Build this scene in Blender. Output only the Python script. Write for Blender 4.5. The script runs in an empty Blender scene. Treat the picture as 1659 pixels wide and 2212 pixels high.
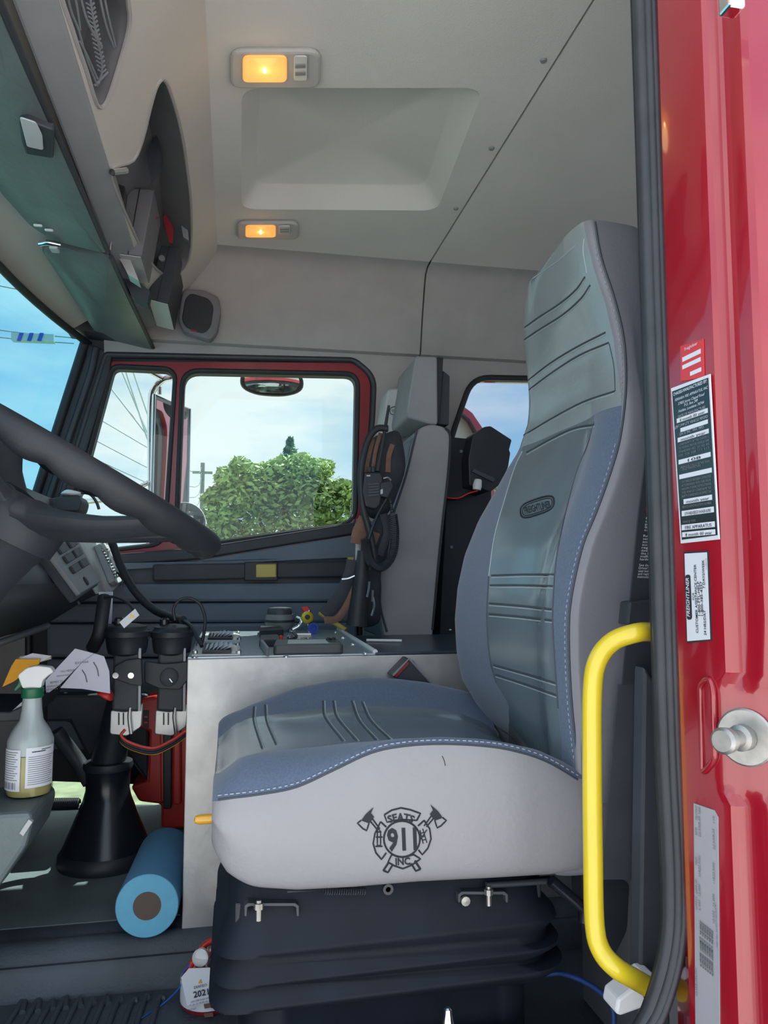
import bpy, bmesh, math, random
from mathutils import Vector, Matrix
from mathutils.bvhtree import BVHTree
from mathutils.geometry import tessellate_polygon
random.seed(7)
scene = bpy.context.scene
COL = scene.collection
# ------------------------------------------------------------------ camera, world, sun, exposure
F_PX, CX, CY = 1650.0, 829.5, 1106.0
PITCH, YAW = math.radians(4.8), math.radians(11.1)
LIFT = 1.6                      # eye height above the ground; the scene is written relative to the eye and lifted at the end
cam_d = bpy.data.cameras.new('camera'); cam = bpy.data.objects.new('camera', cam_d); COL.objects.link(cam)
cam_d.sensor_fit = 'VERTICAL'; cam_d.sensor_height = 36.0; cam_d.lens = F_PX / 2212 * 36.0; cam_d.clip_start = 0.02
cam.rotation_euler = (math.pi / 2 + PITCH, 0, -YAW)
scene.camera = cam
vs = scene.view_settings
vs.view_transform = 'Standard'; vs.look = 'None'; vs.gamma = 1; vs.use_curve_mapping = False
vs.exposure = 0.6

world = bpy.data.worlds.new('sky'); scene.world = world; world.use_nodes = True
nt = world.node_tree; nt.nodes.clear()
def N(t, **k):
    n = nt.nodes.new(t)
    for a, b in k.items(): setattr(n, a, b)
    return n
tc = N('ShaderNodeTexCoord'); mp = N('ShaderNodeMapping'); mp.inputs['Scale'].default_value = (1.0, 1.0, 3.4)
mp.inputs['Location'].default_value = (0.35, 0.1, 0.3)
nz = N('ShaderNodeTexNoise'); nz.inputs['Scale'].default_value = 1.9; nz.inputs['Detail'].default_value = 7; nz.inputs['Roughness'].default_value = .55
cr = N('ShaderNodeValToRGB'); cr.color_ramp.elements[0].position = .38; cr.color_ramp.elements[1].position = .57
sx = N('ShaderNodeSeparateXYZ'); gr = N('ShaderNodeValToRGB')
gr.color_ramp.elements[0].position = .0; gr.color_ramp.elements[0].color = (.46, .80, 1.0, 1)
gr.color_ramp.elements[1].position = .75; gr.color_ramp.elements[1].color = (.13, .36, .72, 1)
mx = N('ShaderNodeMix', data_type='RGBA'); mx.inputs[7].default_value = (1.0, 1.02, 1.04, 1)
bg = N('ShaderNodeBackground'); bg.inputs['Strength'].default_value = 1.25
out = N('ShaderNodeOutputWorld'); L = nt.links.new
L(tc.outputs['Generated'], mp.inputs['Vector']); L(mp.outputs[0], nz.inputs['Vector']); L(nz.outputs['Fac'], cr.inputs[0])
L(tc.outputs['Generated'], sx.inputs[0]); L(sx.outputs['Z'], gr.inputs[0]); L(gr.outputs[0], mx.inputs[6]); L(cr.outputs[0], mx.inputs[0])
L(mx.outputs[2], bg.inputs['Color']); L(bg.outputs[0], out.inputs[0])

sun_d = bpy.data.lights.new('sun', 'SUN'); sun = bpy.data.objects.new('sun', sun_d); COL.objects.link(sun)
sun_d.energy = 10.0; sun_d.angle = math.radians(.6); sun_d.color = (1, .96, .9)
sun_dir = Vector((.45, .5, 1.05)).normalized()        # towards the sun: high, over the far rear of the cab
sun.rotation_euler = sun_dir.to_track_quat('Z', 'Y').to_euler()

# ------------------------------------------------------------------ helpers
fw = Vector((math.sin(YAW) * math.cos(PITCH), math.cos(YAW) * math.cos(PITCH), math.sin(PITCH)))
rt = Vector((math.cos(YAW), -math.sin(YAW), 0)); up = rt.cross(fw)
def ray(x, y): return (fw * F_PX + rt * (x - CX) - up * (y - CY)).normalized()
def W(x, y, Y=None, Z=None, X=None, pl=None):
    """pixel -> point on the plane the thing touches"""
    d = ray(x, y)
    if Y is not None: return d * (Y / d.y)
    if Z is not None: return d * (Z / d.z)
    if X is not None: return d * (X / d.x)
    p, n = pl
    return d * (Vector(p).dot(n) / d.dot(n))
def WL(pts, Y): return [W(x, y, Y=Y) for x, y in pts]
def V(*a): return Vector(a)
def interp(xs, ys, x):
    if x <= xs[0]: return ys[0]
    for i in range(len(xs) - 1):
        if x <= xs[i + 1]:
            t = (x - xs[i]) / (xs[i + 1] - xs[i]); t2 = t
            return ys[i] + (ys[i + 1] - ys[i]) * t2
    return ys[-1]
def catmull(p, n=6, closed=False):
    p = [Vector(q) for q in p]; m = len(p)
    if m < 3: return p
    o = []
    rng = range(m) if closed else range(m - 1)
    for i in rng:
        a = p[(i - 1) % m] if closed or i else p[0] * 2 - p[1]
        b, c = p[i], p[(i + 1) % m]
        d = p[(i + 2) % m] if closed or i + 2 < m else p[-1] * 2 - p[-2]
        for k in range(n):
            t = k / n
            o.append(.5 * ((2 * b) + (c - a) * t + (2 * a - 5 * b + 4 * c - d) * t * t + (3 * b - a - 3 * c + d) * t ** 3))
    if not closed: o.append(p[-1])
    return o
def rrect(pts, r, n=5):
    """round the corners of a 2D/3D polygon"""
    o = []; m = len(pts); pts = [Vector(q) for q in pts]
    for i in range(m):
        a, b, c = pts[i - 1], pts[i], pts[(i + 1) % m]
        ri = r[i] if isinstance(r, (list, tuple)) else r
        u, v = (a - b), (c - b)
        k = min(ri, u.length * .49, v.length * .49)
        s, e = b + u.normalized() * k, b + v.normalized() * k
        for j in range(n + 1):
            t = j / n; o.append(s * (1 - t) ** 2 + b * 2 * t * (1 - t) + e * t * t)
    return o
WLOC = {}
def finish(o, parent):
    if parent is not None:
        o.parent = parent; o.location = WLOC[o.name] - WLOC[parent.name]
    else: o.location = WLOC[o.name]
def tag(o, label=None, cat=None, group=None, kind=None):
    if label: o['label'] = label
    if cat: o['category'] = cat
    if group: o['group'] = group
    if kind: o['kind'] = kind
    return o
def thing(name, label, cat, loc, group=None):
    o = bpy.data.objects.new(name, None); COL.objects.link(o); o.empty_display_size = .05
    WLOC[o.name] = Vector(loc); o.location = loc
    return tag(o, label, cat, group)
def mk(name, vs_, fs, m, parent=None, smooth=False, bevel=0, fixn=True, auto=None):
    vs_ = [Vector(v) for v in vs_]
    lo = Vector([min(v[i] for v in vs_) for i in range(3)]); hi = Vector([max(v[i] for v in vs_) for i in range(3)])
    c = Vector(((lo.x + hi.x) / 2, (lo.y + hi.y) / 2, lo.z))
    me = bpy.data.meshes.new(name); me.from_pydata([v - c for v in vs_], [], fs)
    if fixn:
        bm = bmesh.new(); bm.from_mesh(me); bmesh.ops.remove_doubles(bm, verts=bm.verts, dist=1e-6)
        bmesh.ops.recalc_face_normals(bm, faces=bm.faces); bm.to_mesh(me); bm.free()
    me.materials.append(m)
    if smooth:
        for p in me.polygons: p.use_smooth = True
        if auto: me.set_sharp_from_angle(angle=math.radians(auto))
    o = bpy.data.objects.new(name, me); COL.objects.link(o); WLOC[o.name] = c
    if bevel:
        b = o.modifiers.new('bevel', 'BEVEL'); b.width = bevel; b.segments = 2; b.limit_method = 'ANGLE'; b.angle_limit = .6
    finish(o, parent)
    return o
def prism(name, pts, vec, m, parent=None, bevel=0, smooth=False):
    n = len(pts); vec = Vector(vec); v = [Vector(p) for p in pts] + [Vector(p) + vec for p in pts]
    f = [tuple(range(n)), tuple(range(2 * n - 1, n - 1, -1))] + [(i, (i + 1) % n, n + (i + 1) % n, n + i) for i in range(n)]
    return mk(name, v, f, m, parent, smooth, bevel, auto=35 if smooth else None)
def plate(name, outer, holes, vec, m, parent=None, smooth=False, bevel=0):
    """flat sheet with holes, given a thickness"""
    loops = [[Vector(p) for p in outer]] + [[Vector(p) for p in h] for h in holes]
    flat = [p for l in loops for p in l]; n = len(flat); vec = Vector(vec)
    tri = tessellate_polygon(loops)
    v = flat + [p + vec for p in flat]; f = [tuple(t) for t in tri] + [tuple(n + i for i in t[::-1]) for t in tri]
    k = 0
    for l in loops:
        q = len(l)
        for i in range(q):
            a, b = k + i, k + (i + 1) % q; f.append((a, b, n + b, n + a))
        k += q
    return mk(name, v, f, m, parent, smooth, bevel, auto=30 if smooth else None)
def box(name, c, s, m, parent=None, rot=None, bevel=.003):
    c = Vector(c); h = Vector(s) / 2
    v = [Vector((a * h.x, b * h.y, d * h.z)) for a in (-1, 1) for b in (-1, 1) for d in (-1, 1)]
    if rot is not None:
        R = rot if isinstance(rot, Matrix) else Matrix.Rotation(rot, 3, 'Z'); v = [R @ q for q in v]
    return mk(name, [c + q for q in v], [(0, 1, 3, 2), (4, 6, 7, 5), (0, 4, 5, 1), (2, 3, 7, 6), (0, 2, 6, 4), (1, 5, 7, 3)], m, parent, bevel=bevel)
def tube(name, pts, r, m, parent=None, seg=10, closed=False, sm=6, cap=True, flat=None):
    """swept round (or flattened) bar; r is a number or one per point"""
    rs = r if isinstance(r, (list, tuple)) else [r] * len(pts)
    P = catmull(pts, sm, closed) if sm > 1 and len(pts) > 2 else [Vector(p) for p in pts]
    m_, k = len(P), len(pts)
    R = []
    for i in range(m_):
        t = i / max(1, (m_ if closed else m_ - 1)) * (k if closed else k - 1); a = int(t); R.append(rs[a % k] * (1 - (t - a)) + rs[(a + 1) % k if closed else min(a + 1, k - 1)] * (t - a))
    v, f = [], []; nrm = None
    for i in range(m_):
        if closed: tg = (P[(i + 1) % m_] - P[i - 1]).normalized()
        else: tg = (P[min(i + 1, m_ - 1)] - P[max(i - 1, 0)]).normalized()
        if nrm is None:
            nrm = tg.orthogonal().normalized()
            if flat: nrm = (Vector(flat[0]) - tg * Vector(flat[0]).dot(tg)).normalized()
        elif flat: nrm = (Vector(flat[0]) - tg * Vector(flat[0]).dot(tg)).normalized()
        else: nrm = (nrm - tg * nrm.dot(tg)).normalized()
        b = tg.cross(nrm)
        for j in range(seg):
            a = 2 * math.pi * (j + .5) / seg
            v.append(P[i] + nrm * (math.cos(a) * R[i] * (flat[1] if flat else 1)) + b * (math.sin(a) * R[i]))
    for i in range(m_ if closed else m_ - 1):
        for j in range(seg):
            i2 = (i + 1) % m_
            f.append((i * seg + j, i * seg + (j + 1) % seg, i2 * seg + (j + 1) % seg, i2 * seg + j))
    if cap and not closed: f += [tuple(range(seg))[::-1], tuple(range((m_ - 1) * seg, m_ * seg))]
    return mk(name, v, f, m, parent, True, auto=50)
def lathe(name, prof, o, axis, m, parent=None, seg=28, auto=35):
    """profile of (radius, height) along axis"""
    o, axis = Vector(o), Vector(axis).normalized(); a = axis.orthogonal().normalized(); b = axis.cross(a)
    v, f = [], []
    for r, h in prof:
        for j in range(seg):
            t = 2 * math.pi * j / seg; v.append(o + axis * h + a * (max(r, 1e-5) * math.cos(t)) + b * (max(r, 1e-5) * math.sin(t)))
    for i in range(len(prof) - 1):
        for j in range(seg): f.append((i * seg + j, i * seg + (j + 1) % seg, (i + 1) * seg + (j + 1) % seg, (i + 1) * seg + j))
    if prof[0][0] > 1e-4: f.append(tuple(range(seg))[::-1])
    if prof[-1][0] > 1e-4: f.append(tuple(range((len(prof) - 1) * seg, len(prof) * seg)))
    return mk(name, v, f, m, parent, True, auto=auto)
def loft(name, rings, m, parent=None, cap=True, closed=True, smooth=True, auto=50):
    n = len(rings[0]); v = [p for r in rings for p in r]; f = []
    for i in range(len(rings) - 1):
        for j in range(n if closed else n - 1):
            f.append((i * n + j, i * n + (j + 1) % n, (i + 1) * n + (j + 1) % n, (i + 1) * n + j))
    if cap and closed: f += [tuple(range(n))[::-1], tuple(range((len(rings) - 1) * n, len(rings) * n))]
    return mk(name, v, f, m, parent, smooth, auto=auto)
def text_mesh(body, bold=0.0, shear=0.0):
    c = bpy.data.curves.new('t', 'FONT'); c.body = body; c.size = 1; c.resolution_u = 2; c.offset = bold; c.shear = shear; c.align_x = 'CENTER'
    o = bpy.data.objects.new('t', c); COL.objects.link(o); bpy.context.view_layer.update()
    me = o.evaluated_get(bpy.context.evaluated_depsgraph_get()).to_mesh()
    vs_ = [tuple(v.co) for v in me.vertices]; fs = [tuple(p.vertices) for p in me.polygons]
    o.evaluated_get(bpy.context.evaluated_depsgraph_get()).to_mesh_clear(); bpy.data.objects.remove(o); bpy.data.curves.remove(c)
    return vs_, fs
def text(body, o, right, upv, h, m, parent, width=None, bold=0.0, shear=0.0, name='lettering', lift=.0006):
    """flat lettering centred on o; h = capital height"""
    vs_, fs = text_mesh(body, bold, shear)
    if not vs_: return
    right, upv, o = Vector(right).normalized(), Vector(upv).normalized(), Vector(o); nrm = right.cross(upv)
    x0, x1 = min(v[0] for v in vs_), max(v[0] for v in vs_)
    sy = h / .70; sxx = sy if width is None else width / (x1 - x0); mid = (x0 + x1) / 2
    v = [o + right * ((p[0] - mid) * sxx) + upv * ((p[1] - .35) * sy) + nrm * lift for p in vs_]
    return mk(name, v, fs, m, parent, fixn=False)
def bvh_of(objs):
    vs_, fs = [], []
    for o in objs:
        k = len(vs_); c = WLOC[o.name]
        vs_ += [v.co + c for v in o.data.vertices]; fs += [tuple(k + i for i in p.vertices) for p in o.data.polygons]
    return BVHTree.FromPolygons(vs_, fs)
def hit(bv, x, y, off=.0012):
    d = ray(x, y); p, n, i, t = bv.ray_cast(Vector((0, 0, 0)), d)
    if p is None: return None
    if n.dot(d) > 0: n = -n
    return p + n * off
def resample(pts, step):
    pts = [Vector(p).to_2d() if len(p) > 2 else Vector(p) for p in pts]; o = [pts[0]]
    for a, b in zip(pts, pts[1:]):
        k = max(1, int((b - a).length / step)); o += [a + (b - a) * (i / k) for i in range(1, k + 1)]
    return o
def stroke(name, bv, pts, r, m, parent, step=8, off=.0006, smooth=True, closed=False, seg=6):
    """seam, stitch or print line lying on a surface"""
    q = [Vector((x, y, 0)) for x, y in pts]
    q = catmull(q, 5, closed) if smooth and len(q) > 2 else q
    if closed: q = q + [q[0]]
    p3 = [h for h in (hit(bv, a.x, a.y, off) for a in resample(q, step)) if h is not None]
    if len(p3) > 1: return tube(name, p3, r, m, parent, seg=seg, sm=1)
def dashes(name, bv, pts, r, m, parent, dash=9, gap=5, off=.001):
    """a row of stitches joined into one part"""
    q = resample([(a.x, a.y) for a in catmull([Vector((x, y, 0)) for x, y in pts], 5)], 1.5)
    v, f = [], []; i = 0; s = []; acc = 0
    pos = [0]
    for a, b in zip(q, q[1:]): pos.append(pos[-1] + (b - a).length)
    d0 = 0
    while d0 < pos[-1]:
        seg = [q[k] for k in range(len(q)) if d0 <= pos[k] <= d0 + dash]
        d0 += dash + gap
        if len(seg) < 2: continue
        a, b = hit(bv, seg[0].x, seg[0].y, off), hit(bv, seg[-1].x, seg[-1].y, off)
        if a is None or b is None or (b - a).length > .05 or (b - a).length < 1e-4: continue
        t = (b - a).normalized(); n1 = t.orthogonal().normalized(); n2 = t.cross(n1); k = len(v)
        for p in (a, b):
            for w in range(4): v.append(p + n1 * (r * math.cos(w * math.pi / 2)) + n2 * (r * math.sin(w * math.pi / 2)))
        f += [(k + w, k + (w + 1) % 4, k + 4 + (w + 1) % 4, k + 4 + w) for w in range(4)] + [(k, k + 3, k + 2, k + 1), (k + 4, k + 5, k + 6, k + 7)]
    if v: return mk(name, v, f, m, parent, fixn=False)
def poly_on(name, bv, loops, m, parent, off=.001):
    """flat printed or embroidered patch conforming to a surface: px outline + holes"""
    L2 = [[Vector((x, y, 0)) for x, y in l] for l in loops]
    tri = tessellate_polygon(L2); fl = [p for l in L2 for p in l]
    h = [hit(bv, p.x, p.y, off) for p in fl]
    if any(q is None for q in h): return
    return mk(name, h, [tuple(t) for t in tri], m, parent, fixn=False)
def text_on(body, bv, cx, cy, h, wid, ang, m, parent, bold=0.0, shear=0.0, arc=None, off=.001, skew=0.0, name='lettering'):
    vs_, fs = text_mesh(body, bold, shear)
    x0, x1 = min(v[0] for v in vs_), max(v[0] for v in vs_); mid = (x0 + x1) / 2; s = wid / (x1 - x0); sy = h / .70
    ca, sa = math.cos(ang), math.sin(ang); P = []
    for x, y, z in vs_:
        u, w = (x - mid) * s, (y - .35) * sy
        if arc:
            t = u / arc; u, w = math.sin(t) * (arc + w), math.cos(t) * (arc + w) - arc
        w += u * skew
        P.append(hit(bv, cx + u * ca + w * sa * 1, cy + u * sa - w * ca, off))
    if any(q is None for q in P): return
    return mk(name, P, fs, m, parent, fixn=False)

# ------------------------------------------------------------------ materials
MATS = {}
def mat(name, col, rough=.6, metal=0.0, var=0.0, vscale=12.0, bump=0.0, bscale=200.0, coat=0.0, spec=.5, emit=None, estr=0.0, sheen=0.0, col2=None, stretch=None, alpha=None):
    m = bpy.data.materials.new(name); m.use_nodes = True; t = m.node_tree; b = t.nodes['Principled BSDF']
    b.inputs['Base Color'].default_value = (*col, 1); b.inputs['Roughness'].default_value = rough; b.inputs['Metallic'].default_value = metal
    b.inputs['Coat Weight'].default_value = coat; b.inputs['Coat Roughness'].default_value = .06 if metal or coat >= .6 or coat == 0 else .16; b.inputs['Specular IOR Level'].default_value = spec; b.inputs['Sheen Weight'].default_value = sheen
    if emit: b.inputs['Emission Color'].default_value = (*emit, 1); b.inputs['Emission Strength'].default_value = estr
    tcn = t.nodes.new('ShaderNodeTexCoord'); src = tcn.outputs['Object']
    if stretch:
        mpn = t.nodes.new('ShaderNodeMapping'); mpn.inputs['Scale'].default_value = stretch; t.links.new(src, mpn.inputs[0]); src = mpn.outputs[0]
    if var:
        n = t.nodes.new('ShaderNodeTexNoise'); n.inputs['Scale'].default_value = vscale; n.inputs['Detail'].default_value = 6; t.links.new(src, n.inputs['Vector'])
        r = t.nodes.new('ShaderNodeValToRGB'); r.color_ramp.elements[0].position = .3; r.color_ramp.elements[1].position = .7
        c2 = col2 if col2 else tuple(max(0, c * (1 - var)) for c in col)
        r.color_ramp.elements[0].color = (*c2, 1); r.color_ramp.elements[1].color = (*[min(1, c * (1 + (0 if col2 else var))) for c in col], 1)
        t.links.new(n.outputs['Fac'], r.inputs[0]); t.links.new(r.outputs[0], b.inputs['Base Color'])
    if bump:
        n2 = t.nodes.new('ShaderNodeTexNoise'); n2.inputs['Scale'].default_value = bscale; n2.inputs['Detail'].default_value = 4; t.links.new(src, n2.inputs['Vector'])
        bp = t.nodes.new('ShaderNodeBump'); bp.inputs['Strength'].default_value = bump; bp.inputs['Distance'].default_value = .002
        t.links.new(n2.outputs['Fac'], bp.inputs['Height']); t.links.new(bp.outputs[0], b.inputs['Normal'])
    MATS[name] = m; return m
def glass(name, tint, refl=.06):
    m = bpy.data.materials.new(name); m.use_nodes = True; t = m.node_tree; t.nodes.clear()
    a = t.nodes.new('ShaderNodeBsdfTransparent'); a.inputs[0].default_value = (*tint, 1)
    g = t.nodes.new('ShaderNodeBsdfGlossy'); g.inputs['Roughness'].default_value = .02
    x = t.nodes.new('ShaderNodeMixShader'); lw = t.nodes.new('ShaderNodeLayerWeight'); lw.inputs[0].default_value = .5
    pw = t.nodes.new('ShaderNodeMath'); pw.operation = 'POWER'; pw.inputs[1].default_value = 4.0
    ma = t.nodes.new('ShaderNodeMath'); ma.operation = 'MULTIPLY_ADD'; ma.inputs[1].default_value = .5; ma.inputs[2].default_value = .03
    t.links.new(lw.outputs['Facing'], pw.inputs[0]); t.links.new(pw.outputs[0], ma.inputs[0])
    o = t.nodes.new('ShaderNodeOutputMaterial')
    t.links.new(ma.outputs[0], x.inputs[0]); t.links.new(a.outputs[0], x.inputs[1]); t.links.new(g.outputs[0], x.inputs[2]); t.links.new(x.outputs[0], o.inputs[0])
    MATS[name] = m; return m
M = MATS
mat('headliner', (.64, .62, .585), .85, var=.05, vscale=3, bump=.35, bscale=260)
mat('headliner_shelf', (.55, .51, .465), .8, var=.05, vscale=3, bump=.3, bscale=260)
mat('trim_grey', (.27, .275, .29), .7, var=.06, bump=.2)
mat('trim_upper', (.36, .34, .33), .75, var=.05, bump=.25)
mat('door_panel', (.125, .16, .205), .6, var=.08, vscale=5, bump=.25, bscale=300)
mat('pocket', (.17, .165, .18), .8, var=.08)
mat('visor', (.125, .140, .138), .42, var=.12, vscale=9, bump=.5, bscale=60, spec=.5)
mat('rubber', (.018, .02, .025), .55, var=.2, bump=.15)
mat('rubber_seal', (.030, .034, .042), .45, var=.2, vscale=20, bump=.2)
mat('black', (.018, .021, .028), .5, var=.2, bump=.1)
mat('black_gloss', (.012, .014, .02), .22, bump=.04)
mat('dark_grey', (.055, .062, .075), .5, var=.15, bump=.15)
mat('charcoal', (.032, .036, .045), .55, var=.15, bump=.2)
mat('mid_grey', (.22, .23, .25), .5, var=.08)
mat('lamp_housing', (.44, .43, .42), .6, var=.04)
mat('light_grey', (.48, .49, .50), .5, var=.06)
mat('floor_mat', (.055, .070, .090), .55, var=.3, vscale=7, bump=.5, bscale=180)
mat('floor_vinyl_lit', (.15, .19, .20), .5, var=.25, vscale=5, bump=.4, bscale=220)  # paler than floor_mat: footwell daylight put into the colour
mat('red_paint', (.31, .006, .017), .22, var=.05, vscale=4, coat=1.0)
mat('red_dark', (.25, .012, .022), .4, var=.1, coat=.4)
mat('red_plastic', (.62, .035, .025), .42, var=.06)
mat('yellow', (.74, .56, .025), .28, var=.03, coat=.6)
mat('yellow_dull', (.55, .42, .10), .5, var=.08)
mat('amber_knob', (.75, .38, .03), .25, coat=.5)
mat('vinyl_light', (.285, .278, .295), .38, var=.04, vscale=6, bump=.28, bscale=130, spec=.5)
mat('vinyl_side', (.195, .195, .225), .45, var=.05, vscale=5, bump=.22, bscale=150)
mat('vinyl_insert', (.125, .165, .19), .26, var=.10, vscale=7, bump=.22, bscale=70, spec=.8, coat=.5)
mat('vinyl_head', (.225, .262, .272), .30, var=.08, vscale=7, bump=.25, bscale=80, spec=.7, coat=.3)
mat('denim', (.085, .12, .185), .8, var=.14, vscale=300, bump=.45, bscale=700, sheen=.3)
mat('thread', (.36, .38, .44), .8)
mat('bellows', (.007, .011, .020), .6, var=.2, bump=.15, spec=.25)
mat('zinc', (.40, .39, .375), .42, metal=.9, var=.15, vscale=60)
mat('navy_cord', (.006, .03, .13), .5)
mat('thread_dark', (.012, .014, .022), .7)
mat('seam_dark', (.05, .06, .075), .6)
mat('seam_light', (.33, .39, .41), .5)
mat('aluminium', (.58, .57, .56), .46, metal=.75, var=.16, vscale=16, bump=.2, bscale=60, col2=(.44, .435, .43))
mat('aluminium_top', (.38, .44, .49), .30, metal=.45, var=.08, vscale=20)
mat('steel', (.62, .62, .62), .28, metal=1.0, var=.1)
mat('chrome', (.85, .85, .86), .08, metal=1.0)
mat('console_black', (.035, .05, .07), .28, var=.2, vscale=30, bump=.15, bscale=300)
mat('paper', (.62, .62, .72), .8, var=.03)
mat('paper_orange', (.80, .36, .02), .75, var=.05)
mat('white', (.80, .80, .80), .5)
mat('white_plastic', (.72, .72, .74), .4)
mat('label_white', (.70, .72, .78), .45)
mat('ink', (.02, .02, .03), .7)
mat('ink_grey', (.18, .18, .2), .7)
mat('sticker_black', (.012, .016, .02), .25, coat=.4)
mat('sticker_red', (.62, .05, .06), .4)
mat('silver_label', (.38, .38, .42), .4, var=.05)
mat('green_plastic', (.01, .13, .06), .4)
mat('blue_roll', (.115, .32, .55), .85, var=.03, bump=.3, bscale=300)
mat('blue_roll_end', (.17, .50, .72), .85, var=.04, vscale=40, bump=.4, bscale=400)
mat('cardboard', (.13, .095, .08), .8)
mat('blue', (.01, .07, .5), .4)
mat('blue_cord', (.02, .12, .55), .6)
mat('copper_cloth', (.17, .085, .055), .7, var=.2, vscale=40)
mat('jacket', (.028, .032, .042), .7, var=.2, vscale=40, bump=.4, bscale=60)
mat('leaf', (.30, .43, .14), .6, var=.4, vscale=1.2)
mat('leaf_dark', (.12, .25, .14), .6, var=.4, vscale=1.5)
mat('bark', (.10, .075, .055), .9, var=.3)
mat('concrete', (.46, .45, .43), .9, var=.12, vscale=.6, bump=.3, bscale=20)
mat('fence_white', (.42, .50, .40), .7)
mat('pole_wood', (.20, .26, .25), .8, var=.2)
mat('mirror', (.93, .94, .93), .03, metal=1.0)
mat('mirror_back', (.45, .53, .53), .4, var=.05)
mat('warm_lens', (.8, .45, .15), .2, emit=(1.0, .42, .09), estr=.42)
mat('bulb', (1, .9, .6), .2, emit=(1, .85, .45), estr=12)
mat('clear_lens', (.55, .55, .55), .12, spec=.7)
mat('liquid', (.50, .42, .16), .25)
mat('bottle', (.56, .60, .62), .3, spec=.6)
mat('floor_steel', (.60, .62, .56), .35, metal=.5, var=.3, vscale=30)
mat('verge', (.22, .26, .15), .9, var=.35, vscale=6, bump=.4, bscale=30)
glass('glass_side', (.66, .715, .705)); glass('glass_front', (.46, .68, .74)); glass('glass_rear', (.60, .62, .66)); glass('clear_plastic', (.86, .88, .88))
# ------------------------------------------------------------------ the cab shell
ZC, ZF, ZL = 1.10, -.757, -.845           # headliner, floor platform, lower floor by the door
YD, YN = 2.72, .85                        # passenger door plane, driver side plane
XS, XR, XF = .66, 1.95, -1.02             # headliner joint, rear wall, front wall
def struct(o, label=None, cat=None):
    o['kind'] = 'structure'
    if label: o['label'] = label
    if cat: o['category'] = cat
    return o
FX = Vector((1, 0, 0)); FY = Vector((0, 1, 0)); FZ = Vector((0, 0, 1))
# ground and sky-side surroundings
struct(mk('ground', [V(-60, -60, -LIFT), V(60, -60, -LIFT), V(60, 80, -LIFT), V(-60, 80, -LIFT)], [(0, 1, 2, 3)], M['concrete']), 'pale concrete apron around the truck', 'ground')

struct(prism('grass_verge', [V(-30, 3.6, -LIFT), V(30, 3.6, -LIFT), V(30, 40, -LIFT), V(-30, 40, -LIFT)], (0, 0, .02), M['verge']), 'dry grass verge on the passenger side', 'grass')
# ceiling: front headliner with a sunken hatch panel, rear headliner, joint between
hatch = rrect([W(522, 190, Z=ZC), W(1046, 190, Z=ZC), W(944, 455, Z=ZC), W(522, 452, Z=ZC)], .05, 6)
hc = sum(hatch, Vector()) / len(hatch)
ceil = struct(plate('ceiling', [V(-.09, YN, ZC), V(XS - .003, YN, ZC), V(XS - .003, 2.58, ZC), V(-.09, 2.58, ZC)], [hatch], (0, 0, .03), M['headliner']), 'light grey moulded headliner with sunken hatch', 'ceiling')
h1 = [hc + V((p.x - hc.x) * .97, (p.y - hc.y) * .97, .012) for p in hatch]; h2 = [hc + V((p.x - hc.x) * .86, (p.y - hc.y) * .86, .055) for p in hatch]; h3 = [hc + V((p.x - hc.x) * .84, (p.y - hc.y) * .84, .06) for p in hatch]
loft('hatch_panel', [hatch, h1, h2, h3, [hc + V(0, 0, .06) for p in hatch]], M['headliner'], ceil, cap=False)['label'] = 'sunken rectangular hatch panel'
rearc = struct(prism('ceiling', [V(XS + .003, YN, ZC), V(XR, YN, ZC), V(XR, 2.58, ZC), V(XS + .003, 2.58, ZC)], (0, 0, .03), M['headliner']), 'plain rear headliner panel behind the joint', 'ceiling')
struct(box('roof', V((XF + XR) / 2 + .1, (YN + YD) / 2, ZC + .13), (XR - XF - .2, YD - YN + .1, .04), M['red_paint']), 'red cab roof skin', 'roof')
for x, y in ((1174, 130), (1062, 320), (985, 450)):
    lathe('screw', [(.0, -.004), (.006, -.004), (.008, .0)], W(x, y, Z=ZC - .0005), (0, 0, 1), M['mid_grey'], ceil, seg=12)
# upper side wall above the doors: leans out from the headliner to the door top
up0 = (2.575, ZC + .005); up1 = (2.665, .815)
def upper(x0, x1, name):
    prof = [(2.52, ZC), (2.56, ZC - .004), (2.585, ZC - .02), (2.60, ZC - .05), (2.64, .93), (2.665, .83), (2.672, .812), (2.73, .806), (2.75, ZC + .03), (2.52, ZC + .03)]
    return loft(name, [[V(x, y, z) for y, z in prof] for x in (x0, x1)], M['trim_upper'], None, auto=40)
struct(upper(-.36, XS - .003, 'wall_passenger_upper'), 'grey moulded panel above the passenger door', 'wall'); struct(upper(XS + .003, XR, 'wall_passenger_upper'), 'grey moulded panel above the rear quarter window', 'wall')
# overhead shelf front: sloping face with two pockets
fp, fn = V(-.068, 0, ZC + .004), V(.793, 0, -.61).normalized()
def onface(x, y): return W(x, y, pl=(fp, fn))
pk1 = catmull([onface(*q) for q in [(120, -90), (252, -95), (277, 10), (279, 55), (266, 110), (240, 195), (224, 228), (208, 222), (186, 150), (155, 60)]], 3, True)
pk2 = catmull([onface(*q) for q in [(352, 173), (366, 195), (388, 270), (402, 350), (413, 460), (408, 560), (372, 600), (320, 560), (262, 440), (240, 376), (250, 360), (288, 346), (308, 300), (324, 235), (338, 188)]], 3, True)
fbot = fp + V(-.61, 0, -.793) * .33
face_out = [V(fp.x, YN, fp.z), V(fp.x, 2.60, fp.z), V(fbot.x, 2.60, fbot.z), V(fbot.x, YN, fbot.z)]
shelf = struct(plate('overhead_shelf', face_out, [pk1, pk2], fn * -.006, M['headliner_shelf']), 'sloping tan overhead shelf front with two pockets', 'shelf')
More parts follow.
